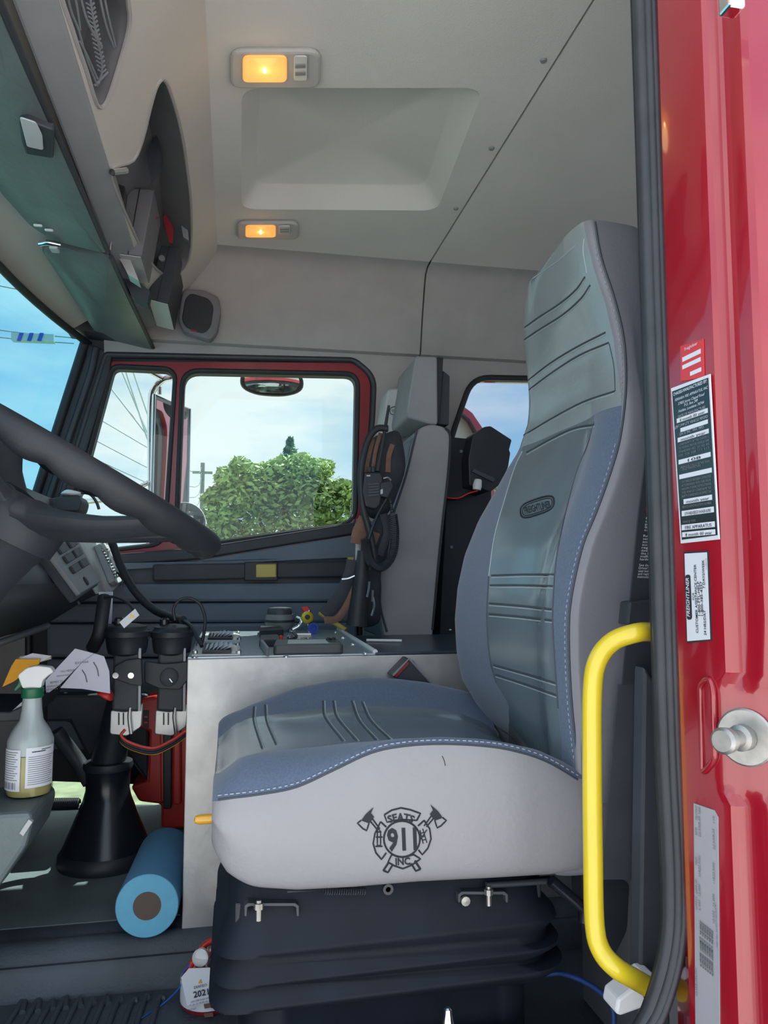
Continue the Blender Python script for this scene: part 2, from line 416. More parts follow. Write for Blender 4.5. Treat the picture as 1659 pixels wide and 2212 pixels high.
for pk, dp in ((pk1, .07), (pk2, .10)):
    c = sum(pk, Vector()) / len(pk)
    loft('pocket', [pk, [c + (p - c) * .99 - fn * .02 for p in pk], [c + (p - c) * .94 - fn * dp for p in pk], [c - fn * dp for p in pk]], M['pocket'], shelf, cap=False)
    tube('pocket_lip', [c + (p - c) * 1.005 for p in pk], .004, M['trim_upper'], shelf, seg=6, closed=True, sm=1)
# elastic net strung across the first pocket
def pkuv(u, v): return onface(u, v) + fn * -.012
for a in [[(155, -30), (165, 30), (182, 75), (200, 140), (222, 195)], [(168, -30), (180, 30), (186, 75)], [(185, 100), (200, 130), (222, 180)], [(205, -30), (212, 40), (225, 100)], [(222, -30), (240, 60), (258, 112)], [(232, -30), (245, 40), (262, 110)], [(215, 195), (245, 165)], [(215, 60), (232, 150), (225, 190)], [(180, -30), (196, 40), (213, 80), (232, 110)]]:
    tube('net_cord', [pkuv(*q) for q in a], .0022, M['mid_grey'], shelf, seg=6)
for k in range(16):
    x0, y0 = 200 + k * 1.6, 18 + k * 9.5
    tube('net_loop', [pkuv(x0, y0), pkuv(x0 + 9, y0 + 5), pkuv(x0 + 17, y0 - 1)], .0016, M['mid_grey'], shelf, seg=5, sm=4)
# header strip between shelf, visors and glass
struct(prism('trim_1', [V(fbot.x + .004, YN, fbot.z), V(fbot.x - .055, YN, fbot.z - .025), V(fbot.x - .06, YN, fbot.z + .02), V(fbot.x, YN, fbot.z + .04)], (0, 1.76, 0), M['trim_grey'], bevel=.006), 'grey padded strip behind the sun visors', 'trim')
def wst(y): return V(-.62 + .115 * ((y - 1.785) / .935) ** 2, y, .80)
ys = [YN + i * (YD - YN) / 14 for i in range(15)]
struct(loft('trim_2', [[V(-.33, y, .845), V(-.40, y, .850), V(wst(y).x * .45 - .24, y, .838), V(wst(y).x + .012, y, .808), V(wst(y).x - .004, y, .81), V(wst(y).x + .02, y, .9), V(-.33, y, .9)] for y in ys[:-1]], M['headliner_shelf'], auto=50), 'tan header strip over the windshield', 'trim')
struct(loft('wall_front_header', [[V(wst(y).x + .02, y, .865), V(wst(y).x - .012, y, .815), V(wst(y).x - .02, y, .83), V(-.52, y, 1.2), V(-.05, y, 1.24), V(-.05, y, 1.2), V(-.46, y, 1.16)] for y in ys], M['red_paint']), 'red cab front above the windshield', 'wall')

# windshield with its black edge, dash top line below
def wsb(y): return V(-.80 + .135 * ((y - 1.785) / .935) ** 2, y, .18)
win1 = struct(loft('window_1', [[wst(y), wsb(y), wsb(y) + V(-.005, 0, 0), wst(y) + V(-.005, 0, 0)] for y in ys], M['glass_front'], cap=True), 'raked windshield glass in front of the steering wheel', 'windshield')
tube('glass_edge', [wst(y) + V(.004, 0, -.004) for y in ys], .012, M['rubber'], win1, seg=8, sm=2)
tube('glass_edge', [wst(2.70), wst(2.70) * .5 + wsb(2.70) * .5, wsb(2.70)], .016, M['rubber'], win1, seg=8)
tube('glass_edge', [wsb(y) + V(.004, 0, .004) for y in ys], .014, M['rubber'], win1, seg=8, sm=2)
# passenger A pillar
struct(prism('trim_11', WL([(176, 722), (252, 735), (252, 772), (184, 758)], 2.715), (0, .05, 0), M['charcoal']), 'dark block joining pillar and windshield header', 'trim')
struct(prism('trim_7', [V(-.56, 2.62, .815), V(-.34, 2.62, .80), V(-.34, 2.62, 1.0), V(-.56, 2.62, 1.0)], (0, .11, 0), M['charcoal']), 'dark corner filler at the top of the windshield pillar', 'trim')
ap = struct(prism('trim_3', WL([(184, 738), (243, 762), (237, 800), (160, 1062), (120, 1260), (20, 1260), (70, 1090), (183, 770)], 2.70), (0, .07, 0), M['charcoal'], bevel=.008), 'dark passenger side windshield pillar', 'pillar')
tube('pillar_ridge', WL([(208, 752), (195, 810), (150, 945), (95, 1110)], 2.695), .012, M['rubber_seal'], ap, seg=8)

# passenger wall with the door opening and the rear quarter window
A = rrect(WL([(228, 764), (765, 776), (810, 812), (806, 905), (780, 1150), (775, 1760), (60, 1760), (60, 1300)], 2.70), [.01, .02, .05, .02, .02, .01, .01, .01], 5)
Q = rrect(WL([(1020, 815), (1270, 820), (1270, 1115), (940, 1108), (978, 935)], 2.70), [.07, .05, .05, .05, .05], 6)
w0 = [V(XF, 2.70, -1.0), V(XR, 2.70, -1.0), V(XR, 2.70, .84), V(-.36, 2.70, .84), V(-.45, 2.70, .81), W(225, 762, Y=2.70), W(50, 1300, Y=2.70), V(XF, 2.70, W(50, 1300, Y=2.7).z)]
wp = struct(plate('wall_passenger', w0, [A, Q], (0, .05, 0), M['trim_upper']), 'grey trimmed passenger side wall of the cab', 'wall')
skin = [V(p.x, 2.76, p.z) for p in w0]
struct(plate('wall_passenger_skin', skin, [[V(p.x, 2.76, p.z) for p in A], [V(p.x, 2.76, p.z) for p in Q]], (0, .02, 0), M['red_paint']), 'red outer skin of the passenger side', 'wall')
qw = struct(prism('window_2', [V(p.x, 2.73, p.z) for p in Q], (0, .004, 0), M['glass_rear']), 'tinted rear quarter window behind the passenger seat', 'window')
tube('window_seal', [V(p.x, 2.70, p.z) for p in Q], .011, M['rubber'], qw, closed=True, sm=1)
# the door: black backing, red painted frame, glass, sloping grey panel
D1 = rrect(WL([(400, 806), (768, 813), (762, 1126), (385, 1178)], 2.72), [.05, .04, .05, .05], 6)
D2 = rrect(WL([(247, 797), (374, 803), (350, 1170), (140, 1195)], 2.72), [.02, .035, .04, .03], 6)
def grow(lp, d):
    c = sum(lp, Vector()) / len(lp); o = []
    for i, p in enumerate(lp):
        t = (lp[(i + 1) % len(lp)] - lp[i - 1]).normalized(); n = t.cross(FY); n = n if n.dot(p - c) > 0 else -n
        o.append(p + n * d)
    return o
C1, C2 = grow(D1, .014), grow(D2, .014)
Bq = rrect(WL([(236, 782), (765, 785), (800, 818), (797, 905), (774, 1150), (770, 1215), (110, 1250), (160, 1060)], 2.72), [.02, .02, .05, .02, .02, .01, .01, .02], 5)
D3 = rrect([V(p.x, 2.722, p.z) for p in WL([(70, 1686), (352, 1696), (352, 1746), (70, 1746)], 2.722)], .03, 5)
door = struct(plate('door_1', [V(p.x, 2.722, p.z) for p in A], [D1, D2, D3], (0, .04, 0), M['rubber']), 'passenger door with red window frame and grey lower panel', 'door')
plate('red_frame', [V(p.x, 2.712, p.z) for p in Bq], [[V(p.x, 2.712, p.z) for p in C1], [V(p.x, 2.712, p.z) for p in C2]], (0, .009, 0), M['red_dark'], door, bevel=.003)
for C in (C1, C2): tube('glass_seal', [V(p.x, 2.716, p.z) for p in grow(C, -.004)], .008, M['rubber'], door, closed=True, sm=1, seg=8)
tube('door_seal', [V(p.x, 2.708, p.z) for p in A], .012, M['rubber_seal'], door, closed=True, sm=1, seg=8)
prism('window_pane', [V(p.x, 2.738, p.z) for p in D1], (0, .004, 0), M['glass_side'], door); prism('vent_pane', [V(p.x, 2.738, p.z) for p in D2], (0, .004, 0), M['glass_side'], door)
prism('lower_pane', [V(p.x, 2.738, p.z) for p in D3], (0, .004, 0), M['glass_side'], door)['label'] = 'low kerb-view pane near the door bottom'
# metal glass runner along the sill
tube('sill_strip', WL([(372, 1192), (560, 1164), (742, 1136), (764, 1112)], 2.715), .006, M['trim_grey'], door, seg=8)
prism('sill_cap', WL([(120, 1206), (430, 1183), (768, 1128), (772, 1152), (430, 1208), (120, 1232)], 2.69), (0, .03, 0), M['charcoal'], door, bevel=.006)
prism('door_trim', WL([(100, 1236), (430, 1210), (772, 1154), (774, 1205), (600, 1212), (330, 1218), (100, 1224)], 2.68), (0, .04, 0), M['door_panel'], door, bevel=.005)
prism('door_trim', WL([(100, 1222), (770, 1202), (772, 1262), (100, 1268)], 2.70), (0, .02, 0), M['dark_grey'], door, bevel=.004)
for a, b, dy in ((1258, 1300, 0), (1300, 1345, .012), (1345, 1420, .0), (1420, 1620, .012)):
    prism('door_trim', WL([(100, a + 4), (772, a), (772, b), (100, b)], 2.67 + dy), (0, .05, 0), M['door_panel'], door, bevel=.01)
prism('pull_strap', WL([(330, 1219), (545, 1216), (790, 1212), (790, 1246), (545, 1250), (330, 1256)], 2.665), (0, .022, 0), M['charcoal'], door, bevel=.006)
lp = prism('latch_plate', WL([(528, 1214), (600, 1214), (600, 1254), (528, 1254)], 2.652), (0, .016, 0), M['black'], door, bevel=.003)
prism('latch_lever', WL([(553, 1219), (597, 1218), (597, 1247), (553, 1248)], 2.646), (0, .012, 0), M['yellow_dull'], lp, bevel=.004)
prism('lock_tab', WL([(752, 1203), (768, 1203), (768, 1213), (752, 1213)], 2.655), (0, .02, 0), M['yellow_dull'], door, bevel=.002)

# other walls that close the cab
wr_o = [V(XR, YN, -1.0), V(XR, 2.72, -1.0), V(XR, 2.72, ZC), V(XR, YN, ZC)]
wr_h = rrect([V(XR, 1.15, .15), V(XR, 2.4, .15), V(XR, 2.4, .75), V(XR, 1.15, .75)], .08)
struct(plate('wall_rear', wr_o, [wr_h], (.04, 0, 0), M['trim_grey']), 'grey rear wall of the cab', 'wall')
struct(prism('added_window_3', wr_h, (.004, 0, 0), M['glass_rear']), 'unseen rear window added to let light into the cab', 'window')  # unseen pane, added so daylight enters from behind
dw_h = rrect([V(.98, YN, .1), V(1.75, YN, .1), V(1.75, YN, .78), V(.98, YN, .78)], .08)
struct(plate('wall_driver', [V(.60, YN, -1.0), V(XR, YN, -1.0), V(XR, YN, ZC + .06), V(.60, YN, ZC + .06)], [dw_h], (0, .05, 0), M['trim_grey']), 'grey trimmed driver side wall behind the door', 'wall')
struct(prism('added_window_4', dw_h, (0, .004, 0), M['glass_rear']), 'unseen driver side rear window added to let light in', 'window')  # added opening out of view, for more light from this side
struct(box('wall_driver_header', V(-.15, YN, ZC + .03), (1.55, .06, .14), M['red_paint']), 'red roof rail above the open driver door', 'wall')
struct(box('wall_front', V(XF - .02, (YN + YD) / 2, -.40), (.04, YD - YN, 1.16), M['charcoal']), 'dark front bulkhead of the cab', 'wall')
# floor: platform with a rolled lip, lower floor by the driver door
fpf = [(2.70, ZF), (1.83, ZF), (1.805, ZF), (1.792, ZF - .006), (1.778, ZF), (1.76, ZF + .003), (1.745, ZF - .004), (1.735, ZF - .02), (1.728, ZF - .03), (1.715, ZF - .028), (1.705, ZF - .04), (1.70, ZL), (YN - .05, ZL), (YN - .05, ZL - .08), (2.70, ZL - .08)]
fl = struct(loft('floor', [[V(x, y, z) for y, z in fpf] for x in (XF, -.5, 0, .5, XR)], M['floor_mat'], auto=45), 'dark rubber floor mat with a rolled lip', 'floor')
for k in range(11):
    x = -.50 + k * .043
    a = W(80 + k * 28, 2125 + (k % 3) * 4, Z=ZL)
    tube('mat_rib', [V(a.x, min(a.y, 1.66), ZL + .002), V(a.x - .012, a.y - .08, ZL + .003), V(a.x - .03, a.y - .42, ZL + .003)], .006, M['floor_mat'], fl, seg=8)
# greenish sheet over the front footwell floor, paler to stand for daylight
struct(prism('trim_4', [V(-1.0, 1.835, ZF), V(-.105, 1.835, ZF), V(-.105, 2.69, ZF), V(-1.0, 2.69, ZF)], (0, 0, .002), M['floor_vinyl_lit']), 'grey-green overlay on the front footwell floor, paler to stand for daylight', 'mat')
# ------------------------------------------------------------------ driver door jamb (red pillar), seal, stickers, striker
jp = [(.545, .90), (.536, .86), (.530, .850), (.530, .775), (.533, .764), (.538, .760), (.550, .758), (.553, .754), (.553, .737), (.556, .727), (.562, .722), (.68, .716), (.70, .75), (.70, .90)]
jq = [(.545, .90), (.536, .86), (.530, .850), (.530, .790), (.533, .780), (.537, .773), (.542, .764), (.547, .755), (.552, .746), (.557, .737), (.563, .727), (.68, .718), (.70, .75), (.70, .90)]
def zj(y): return W(1560, y, X=.53).z
jrings = [(-1.1, 0), (zj(1735), 0), (zj(1712), .75), (zj(1690), 1), (zj(1500), 1), (zj(1478), .75), (zj(1452), 0), (0, 0), (.5, 0), (1.2, 0)]
jamb = struct(loft('wall_driver_pillar', [[V(a[0] * (1 - k) + b[0] * k, a[1] * (1 - k) + b[1] * k, z) for a, b in zip(jp, jq)] for z, k in jrings], M['red_paint'], auto=25), 'stepped red painted door pillar behind the driver seat', 'pillar')
def jf(x, y, d=0): return W(x, y, X=.530) + V(-d, 0, 0)        # the flat sticker face looks forward
# pressed outline lower down on the pillar
tube('pressed_outline', [jf(*q, .001) for q in rrect([Vector((1514, 1478, 0)), Vector((1534, 1462, 0)), Vector((1542, 1490, 0)), Vector((1546, 1640, 0)), Vector((1520, 1672, 0))], 14, 4) for q in [(q.x, q.y)]], .0035, M['red_paint'], jamb, seg=8, closed=True, sm=1)
# black bulb seal round the opening edge
def seal(pts, r, Y, m): return tube('door_seal', WL(pts, Y), r, m, None, seg=12, sm=5)
sl = thing('door_seal', 'black rubber bulb seal along the red door pillar', 'seal', W(1440, 1900, Y=.88))
s1 = [(1366, -420), (1378, -60), (1390, 300), (1403, 700), (1418, 1150), (1432, 1600), (1446, 1900), (1440, 2050), (1405, 2180), (1360, 2260)]
tube('seal_bulb', WL([(x + 4, y) for x, y in s1], .885), .011, M['rubber_seal'], sl, seg=12)
tube('seal_lip', WL([(x + 21, y) for x, y in s1], .876), .008, M['rubber_seal'], sl, seg=12)
tube('seal_lip', WL([(x + 33, y) for x, y in s1], .870), .005, M['rubber_seal'], sl, seg=10)
tube('seal_edge', WL([(x - 6, y) for x, y in s1], .905), .008, M['rubber'], sl, seg=10)
# the sill below and the inner side of the pillar
struct(prism('trim_5', WL([(1392, 1440), (1432, 1500), (1450, 2250), (1380, 2250)], 1.02), (0, .03, 0), M['dark_grey'], bevel=.004), 'dark inner pillar trim behind the belt', 'trim')
struct(prism('trim_6', [V(.70, .9, -.40), V(.70, 1.5, -.40), V(.70, 1.5, ZL), V(.70, .9, ZL)], (.03, 0, 0), M['mid_grey'], bevel=.004), 'grey lower panel behind the driver seat', 'trim')
# stickers on the pillar
SR, SU = V(0, -1, 0), V(0, 0, 1)            # reading direction on a face that looks forward
def sticker(name, label, corners, m, d=.0012, par=None):
    o = prism(name, [jf(*q, .0004) for q in corners], (-d, 0, 0), m, par)
    return tag(o, label, 'sticker') if par is None else o
def facept(x, y, d=.0022): return jf(x, y, d)
y0, y1 = jf(1460, 1000).y, jf(1540, 1000).y
st = sticker('certification_sticker', 'tall black and white chassis certification sticker on red pillar', [(1452, 839), (1536, 808), (1556, 1165), (1473, 1174)], M['label_white'])
sticker('sticker_field', '', [(1455, 846), (1533, 816), (1553, 1156), (1476, 1166)], M['sticker_black'], .0017, st)
def strow(cx, cy, body, hpx, wpx, m, bold=0.0, shear=0.0):
    p = facept(cx, cy); w = (jf(cx - wpx / 2, cy).y - jf(cx + wpx / 2, cy).y); h = jf(cx, cy - hpx / 2).z - jf(cx, cy + hpx / 2).z
    text(body, p, SR, SU, h, m, st, width=w, bold=bold, shear=shear)
def stbar(cx, cy, wpx, hpx, body=None):
    a, b = jf(cx - wpx / 2, cy), jf(cx + wpx / 2, cy); h = (jf(cx, cy - hpx / 2).z - jf(cx, cy + hpx / 2).z) / 2; zc = jf(cx, cy).z
    prism('entry_field', [V(.5282, a.y, zc - h), V(.5282, b.y, zc - h), V(.5282, b.y, zc + h), V(.5282, a.y, zc + h)], (-.0004, 0, 0), M['label_white'], st)
    if body: strow(cx, cy + 1, body, hpx * .62, wpx * (.8 if len(body) > 8 else .4), M['ink'])
strow(1494, 838, 'CHASSIS-MANUFACTURED BY:', 7, 74, M['label_white'], .01)
for cy, t, w in ((851, 'FERRARA FIRE APPARATUS, INC', 72), (862, '27855 James Chapel Road', 58), (870, 'P.O. Box 249', 30), (879, 'Holden, Louisiana 70744', 56)): strow(1497, cy, t, 6, w, M['label_white'], shear=.25)
strow(1498, 890, 'DATE OF MANUFACTURE', 6, 60, M['silver_label'])
stbar(1499, 898, 68, 10, '8 month 00 year')
strow(1498, 911, 'INCOMPLETE VEHICLE MFGRD', 6, 70, M['silver_label']); strow(1466, 924, 'BY', 6, 7, M['silver_label'])
stbar(1503, 920, 60, 9); strow(1499, 930, 'DATE INC. VEH. MFD.', 6, 54, M['silver_label']); stbar(1501, 941, 68, 10, 'month year')
for k, t in enumerate(['CONFORMITY OF THE CHASSIS-C', 'TO FEDERAL MOTOR VEHICLE SAFE', 'STANDARD NO. 101 102 103', '105 106 108 111 113']): strow(1503, 952 + k * 8, t, 5, 66, M['ink_grey'])
stbar(1504, 990, 70, 10, '108'); strow(1506, 1003, 'PREVIOUSLY FULLY IN THE FINAL', 5, 64, M['ink_grey']); strow(1498, 1010, 'STAGE MANUFACTURE', 5, 40, M['ink_grey'])
stbar(1506, 1023, 71, 10)
for k, t in enumerate(['THE VEHICLE HAS BEEN COMPLETED', 'ACCORDANCE WITH THE PRIOR', 'MANUFACTURERS INSTRUCTIONS', 'THIS VEHICLE CONFORMS TO', 'SAFETY STANDARDS IN EFFECT IN']): strow(1508, 1035 + k * 8, t, 5, 64, M['ink_grey'])
stbar(1511, 1079, 62, 11, 'month year'); strow(1509, 1091, 'VEHICLE IDENTIFICATION NUMBER', 5, 64, M['ink_grey'])
stbar(1511, 1105, 70, 12, '1FVABXBS31HA81690'); strow(1493, 1126, 'VEHICLE TYPE', 5, 28, M['ink_grey']); stbar(1512, 1136, 72, 12, 'FIRE APPARATUS'); stbar(1513, 1152, 72, 11, '8 month 00 year')
st = sticker('paint_sticker', 'small red paint code sticker above the black certification sticker', [(1472, 748), (1521, 732), (1523, 815), (1473, 824)], M['sticker_red'])
strow(1497, 748, 'Freightliner', 7, 28, M['label_white']); stbar(1497, 768, 40, 10); stbar(1497, 785, 40, 9); stbar(1506, 803, 24, 9)
st = sticker('help_sticker', 'white assistance phone sticker with sideways black lettering on red pillar', [(1479, 1192), (1532, 1189), (1539, 1384), (1486, 1389)], M['ink'])
sticker('sticker_field', '', [(1482, 1196), (1530, 1193), (1537, 1381), (1488, 1385)], M['label_white'], .0017, st)
def side(cx, cy, body, hpx, lpx, m, bold=0.0, shear=0.0):
    h = jf(cx - hpx / 2, cy).y - jf(cx + hpx / 2, cy).y; l = jf(cx, cy - lpx / 2).z - jf(cx, cy + lpx / 2).z
    text(body, facept(cx, cy), SU, V(0, 1, 0), h, m, st, width=l, bold=bold, shear=shear)
pl = rrect([facept(*q, .0022) for q in [(1484, 1242), (1495, 1241), (1499, 1338), (1488, 1339)]], .004); prism('logo_plate', pl, (-.0004, 0, 0), M['ink'], st)
h = jf(1486, 1290).y - jf(1497, 1290).y
text('FREIGHTLINER', facept(1491, 1290, .0027), SU, V(0, 1, 0), h * .62, M['label_white'], st, width=jf(1491, 1248).z - jf(1491, 1332).z, bold=.01, shear=.2)
side(1502, 1288, 'FOR', 4.5, 16, M['ink']); side(1508, 1293, 'CUSTOMER ASSISTANCE CENTER', 5, 148, M['ink'], .01); side(1514, 1293, '1-800-FTL-HELP', 5, 74, M['ink'], .01); side(1520, 1293, '1-800-385-4357', 5, 74, M['ink'], .01)
side(1527, 1345, '24 HRS/DAY', 5, 54, M['ink'], .01); side(1524, 1240, '7 DAYS/WEEK', 5, 62, M['ink'], .01); side(1530, 1218, '24-00868-000', 2.5, 24, M['ink_grey'])
st = sticker('weight_rating_label', 'long silver weight rating label low on the red pillar', [(1501, 1735), (1545, 1750), (1553, 1765), (1557, 2240), (1505, 2240)], M['silver_label'])
for x, rows in ((1508, ((1755, 'PSI COLD', 30), (1795, 'RIMS', 16), (1860, 'TIRES', 18), (1915, 'GAWR-LBS', 30), (1950, 'GAWR-KG', 28), (2120, 'GVWR FRONT', 60))), (1515, ((1750, '100', 14), (1785, '22.5X8.25', 44), (1870, '11R22.5(G)', 44), (1922, '12,000', 26), (1955, '5,443', 22))), (1546, ((1770, '115', 14), (1812, '22.5X8.25', 44), (1885, '11R22.5(H)', 44), (1945, '23,000', 28), (1980, '10,432', 26)))):
    for cy, t, w in rows: side(x, cy, t, 4.5, w, M['ink_grey'])
for k in range(6):
    for j in range(3): side(1518 + k * 5, 2004 + j * 34 + k * 4, ('THIS VEHICLE', 'CONFORMS TO', 'ALL APPLICABLE')[j], 3.6, 30, M['ink'], .02)
side(1552, 2000, 'PART NO. 24-00273-000 REV B', 3, 90, M['ink_grey'])
# striker bolt
c = W(1612, 1592, pl=(V(.533, .780, 0), V(-.86, -.51, 0)))
stk = thing('door_striker', 'round zinc door striker bolt on the red pillar', 'striker', c)
lathe('washer', [(.031, 0), (.031, .003), (.029, .0045), (.0, .0045)], c, (-.86, -.51, 0), M['zinc'], stk, 32)
lathe('bolt', [(.014, .004), (.014, .014), (.009, .016), (.009, .034), (.013, .036), (.014, .046), (.011, .049), (0, .049)], c, (-.90, -.42, .03), M['zinc'], stk, 20)
tb = tag(box('door_check', jf(1598, 2, .01), (.02, .02, .03), M['chrome']), 'chrome latch catch at the top of the red pillar', 'latch')

# ------------------------------------------------------------------ driver seat
seat = thing('driver_seat', 'high-backed grey suspension seat behind the steering wheel', 'seat', W(830, 2150, Y=1.35) * 1.0)
def prof(pts, Y): return sorted([(W(x, y, Y=Y).z, W(x, y, Y=Y).x) for x, y in pts])
NE = prof([(1283, 478), (1290, 520), (1300, 565), (1325, 640), (1345, 725), (1351, 800), (1350, 870), (1338, 955), (1316, 1030), (1287, 1110), (1262, 1170), (1245, 1235), (1233, 1300), (1229, 1350), (1230, 1430), (1236, 1530), (1246, 1620), (1258, 1700)], 1.12)
FE = prof([(1113, 690), (1115, 640), (1118, 760), (1126, 850), (1128, 920), (1118, 975), (1080, 1045), (1035, 1125), (1005, 1200), (990, 1270), (984, 1340), (988, 1410), (1000, 1470), (1035, 1530), (1080, 1585)], 1.57)
def xn(z): return interp([a for a, b in NE], [b for a, b in NE], z)
def xfar(z): return interp([a for a, b in FE], [b for a, b in FE], z)
ZTOP = .600
def back_sec(z):
    hd = min(1, max(0, (z - .22) / .16)); hd = hd * hd * (3 - 2 * hd)       # 0 wing zone, 1 head zone
    yn = 1.115 + .03 * hd; yf = 1.615 - .05 * hd
    top = max(0, (z - .50) / (ZTOP - .50)); tp = 1 - math.sqrt(max(0, 1 - min(1, top) ** 2))
    yf -= .10 * tp; yn += .012 * tp
    xa, xb = xn(z), xfar(min(z, .56)); xb = xb * (1 - .7 * tp) + xa * .7 * tp
    lo = max(0, (-.22 - z) / .12); 
    wing = .012 * (1 - hd) + .004; rec = .012 * (1 - hd) + .004
    W_ = yf - yn; xm = (xa + xb) / 2
    P = [(.69, yn + .02), (.66, yn + .004), (xa + .028, yn - .004), (xa + .006, yn), (xa - wing * .6, yn + .028), (xa - wing, yn + .07),
         (xa - wing + rec * .75, yn + .27 * W_), (xm - wing + rec, yn + .5 * W_), (xb - .002 + rec * .6, yn + .74 * W_), (xb, yf - .05), (xb + .012, yf - .015), (xb + .05, yf), (.66, yf - .004), (.69, yf - .03)]
    return [V(x, y, z) for x, y in P]
NV = 14
def back_ring(z): return catmull(back_sec(z), 6)            # 79 points
zs = [-.345 + i * (ZTOP - .004 + .345) / 74 for i in range(75)]
for k in (.002, .001, 0): zs.append(ZTOP - k)
RB = [back_ring(z) for z in zs]
nR = len(RB[0])
def at_(rg, j):
    a = min(int(j), len(rg) - 2); return rg[a] * (1 - (j - a)) + rg[a + 1] * (j - a)
def patch(name, rings, j0, j1, m, parent, i0=0):
    r = []
    for i, rg in enumerate(rings):
        a, b = (j(i + i0) if callable(j) else j for j in (j0, j1)); n = 14 if callable(j0) or callable(j1) else j1 - j0
        r.append([at_(rg, a + (b - a) * k / n) for k in range(n + 1)])
    return loft(name, r, m, parent, cap=False, closed=False, auto=70)
Zsplit = W(1345, 870, Y=1.12).z
iS = min(range(len(zs)), key=lambda i: abs(zs[i] - Zsplit))
def pix(P):
    w = P.dot(fw); return CX + F_PX * P.dot(rt) / w, CY - F_PX * P.dot(up) / w
def seam_index(seam, lo, hi, dflt):
    ys_, xs_ = [b for a, b in seam], [a for a, b in seam]; o = []
    for rg in RB:
        best = None; prev = None
        for k in range((hi - lo) * 4 + 1):
            j = lo + k / 4; x, y = pix(at_(rg, j)); d = x - interp(ys_, xs_, y)
            if prev is not None and prev[1] * d <= 0: best = j; break
            prev = (j, d)
        o.append(best if best is not None else (o[-1] if o else dflt))
    return o
SN = seam_index([(1284, 905), (1270, 960), (1246, 1020), (1222, 1110), (1205, 1190), (1198, 1245), (1194, 1330), (1198, 1420), (1206, 1530), (1214, 1600)], 22, 44, 31)
SF = seam_index([(1130, 965), (1112, 1010), (1090, 1080), (1068, 1160), (1056, 1245), (1052, 1330), (1058, 1420), (1072, 1475), (1100, 1520)], 36, 56, 47)
J1, J4 = 20, 62
J2, J3 = (lambda i: SN[i]), (lambda i: SF[i])                        # ring indices: near edge seam, insert edges, far edge
back = patch('backrest_shell', RB, 0, J1, M['vinyl_side'], seat); back['label'] = 'grey vinyl side of the backrest'
patch('backrest_shell', RB, J4, nR - 1, M['vinyl_side'], seat)
b2 = loft('backrest_rear', [[rg[0], rg[-1]] for rg in RB], M['vinyl_side'], seat, cap=False, closed=False)
mk('backrest_top', RB[-1], [tuple(range(nR))], M['vinyl_side'], seat)
wg = patch('side_wing', RB[:iS + 1], J1, J2, M['denim'], seat); wg['label'] = 'blue cloth side wing of the backrest'
ins = patch('centre_panel', RB[:iS + 1], J2, J3, M['vinyl_insert'], seat); ins['label'] = 'dark glossy centre panel of the backrest'
wg2 = patch('side_wing', RB[:iS + 1], J3, J4, M['denim'], seat)
hdp = patch('headrest_panel', RB[iS:], J1, J4, M['vinyl_head'], seat); hdp['label'] = 'pale grey vinyl headrest panel with pleats'
bb = bvh_of([back, wg, ins, wg2, hdp])
# seams
nearedge = [(1285, 480), (1293, 530), (1303, 572), (1327, 645), (1346, 725), (1352, 800), (1350, 870), (1338, 955), (1316, 1030), (1287, 1110), (1262, 1170), (1245, 1235), (1233, 1300), (1229, 1350), (1230, 1430), (1236, 1530), (1246, 1620), (1256, 1690)]
def zline(z, y0, y1, n=10):
    """pixel-free pleat: follows the front at one height"""
    return None
def pleat(x0, y0, x1, y1, m='seam_dark', r=.0016):
    q = [(x0 + (x1 - x0) * t, y0 + (y1 - y0) * t + 0) for t in (0, .25, .5, .75, 1)]
    stroke('pleat_seam', bb, q, r, M[m], seat, off=.0002)
    stroke('pleat_edge', bb, [(a, b + 5) for a, b in q], r * .8, M['seam_light'], seat, off=.0)
stroke('edge_piping', bb, nearedge, .0022, M['seam_dark'], seat, off=.0)
dashes('stitching', bb, [(x - 8, y) for x, y in nearedge[1:7]], .0009, M['thread'], seat, 8, 5)
dashes('stitching', bb, [(x - 8, y + 4) for x, y in nearedge[7:]], .0009, M['thread'], seat, 8, 5)
def curve_pleat(pts, m='seam_dark'):
    stroke('pleat_seam', bb, pts, .0017, M[m], seat, off=.0002); stroke('pleat_edge', bb, [(a, b + 5) for a, b in pts], .0012, M['seam_light'], seat, off=0)
curve_pleat([(1117, 720), (1160, 688), (1210, 655), (1245, 625), (1264, 598)])
curve_pleat([(1117, 745), (1160, 715), (1215, 680), (1255, 645), (1275, 616)])
curve_pleat([(1131, 830), (1185, 787), (1245, 750), (1308, 718)])
curve_pleat([(1133, 850), (1185, 810), (1250, 768), (1315, 740)])
curve_pleat([(1132, 940), (1190, 905), (1260, 868), (1328, 845)])
stroke('pleat_edge', bb, [(1135, 612), (1175, 585), (1210, 560), (1243, 530)], .0014, M['seam_light'], seat, off=0)
stroke('pleat_edge', bb, [(1262, 515), (1260, 545), (1268, 590)], .0014, M['seam_light'], seat, off=0)
stroke('pleat_edge', bb, [(1117, 750), (1122, 800), (1131, 830)], .0012, M['seam_dark'], seat, off=0)
stroke('pleat_edge', bb, [(1316, 742), (1326, 790), (1329, 845)], .0010, M['seam_dark'], seat, off=0)
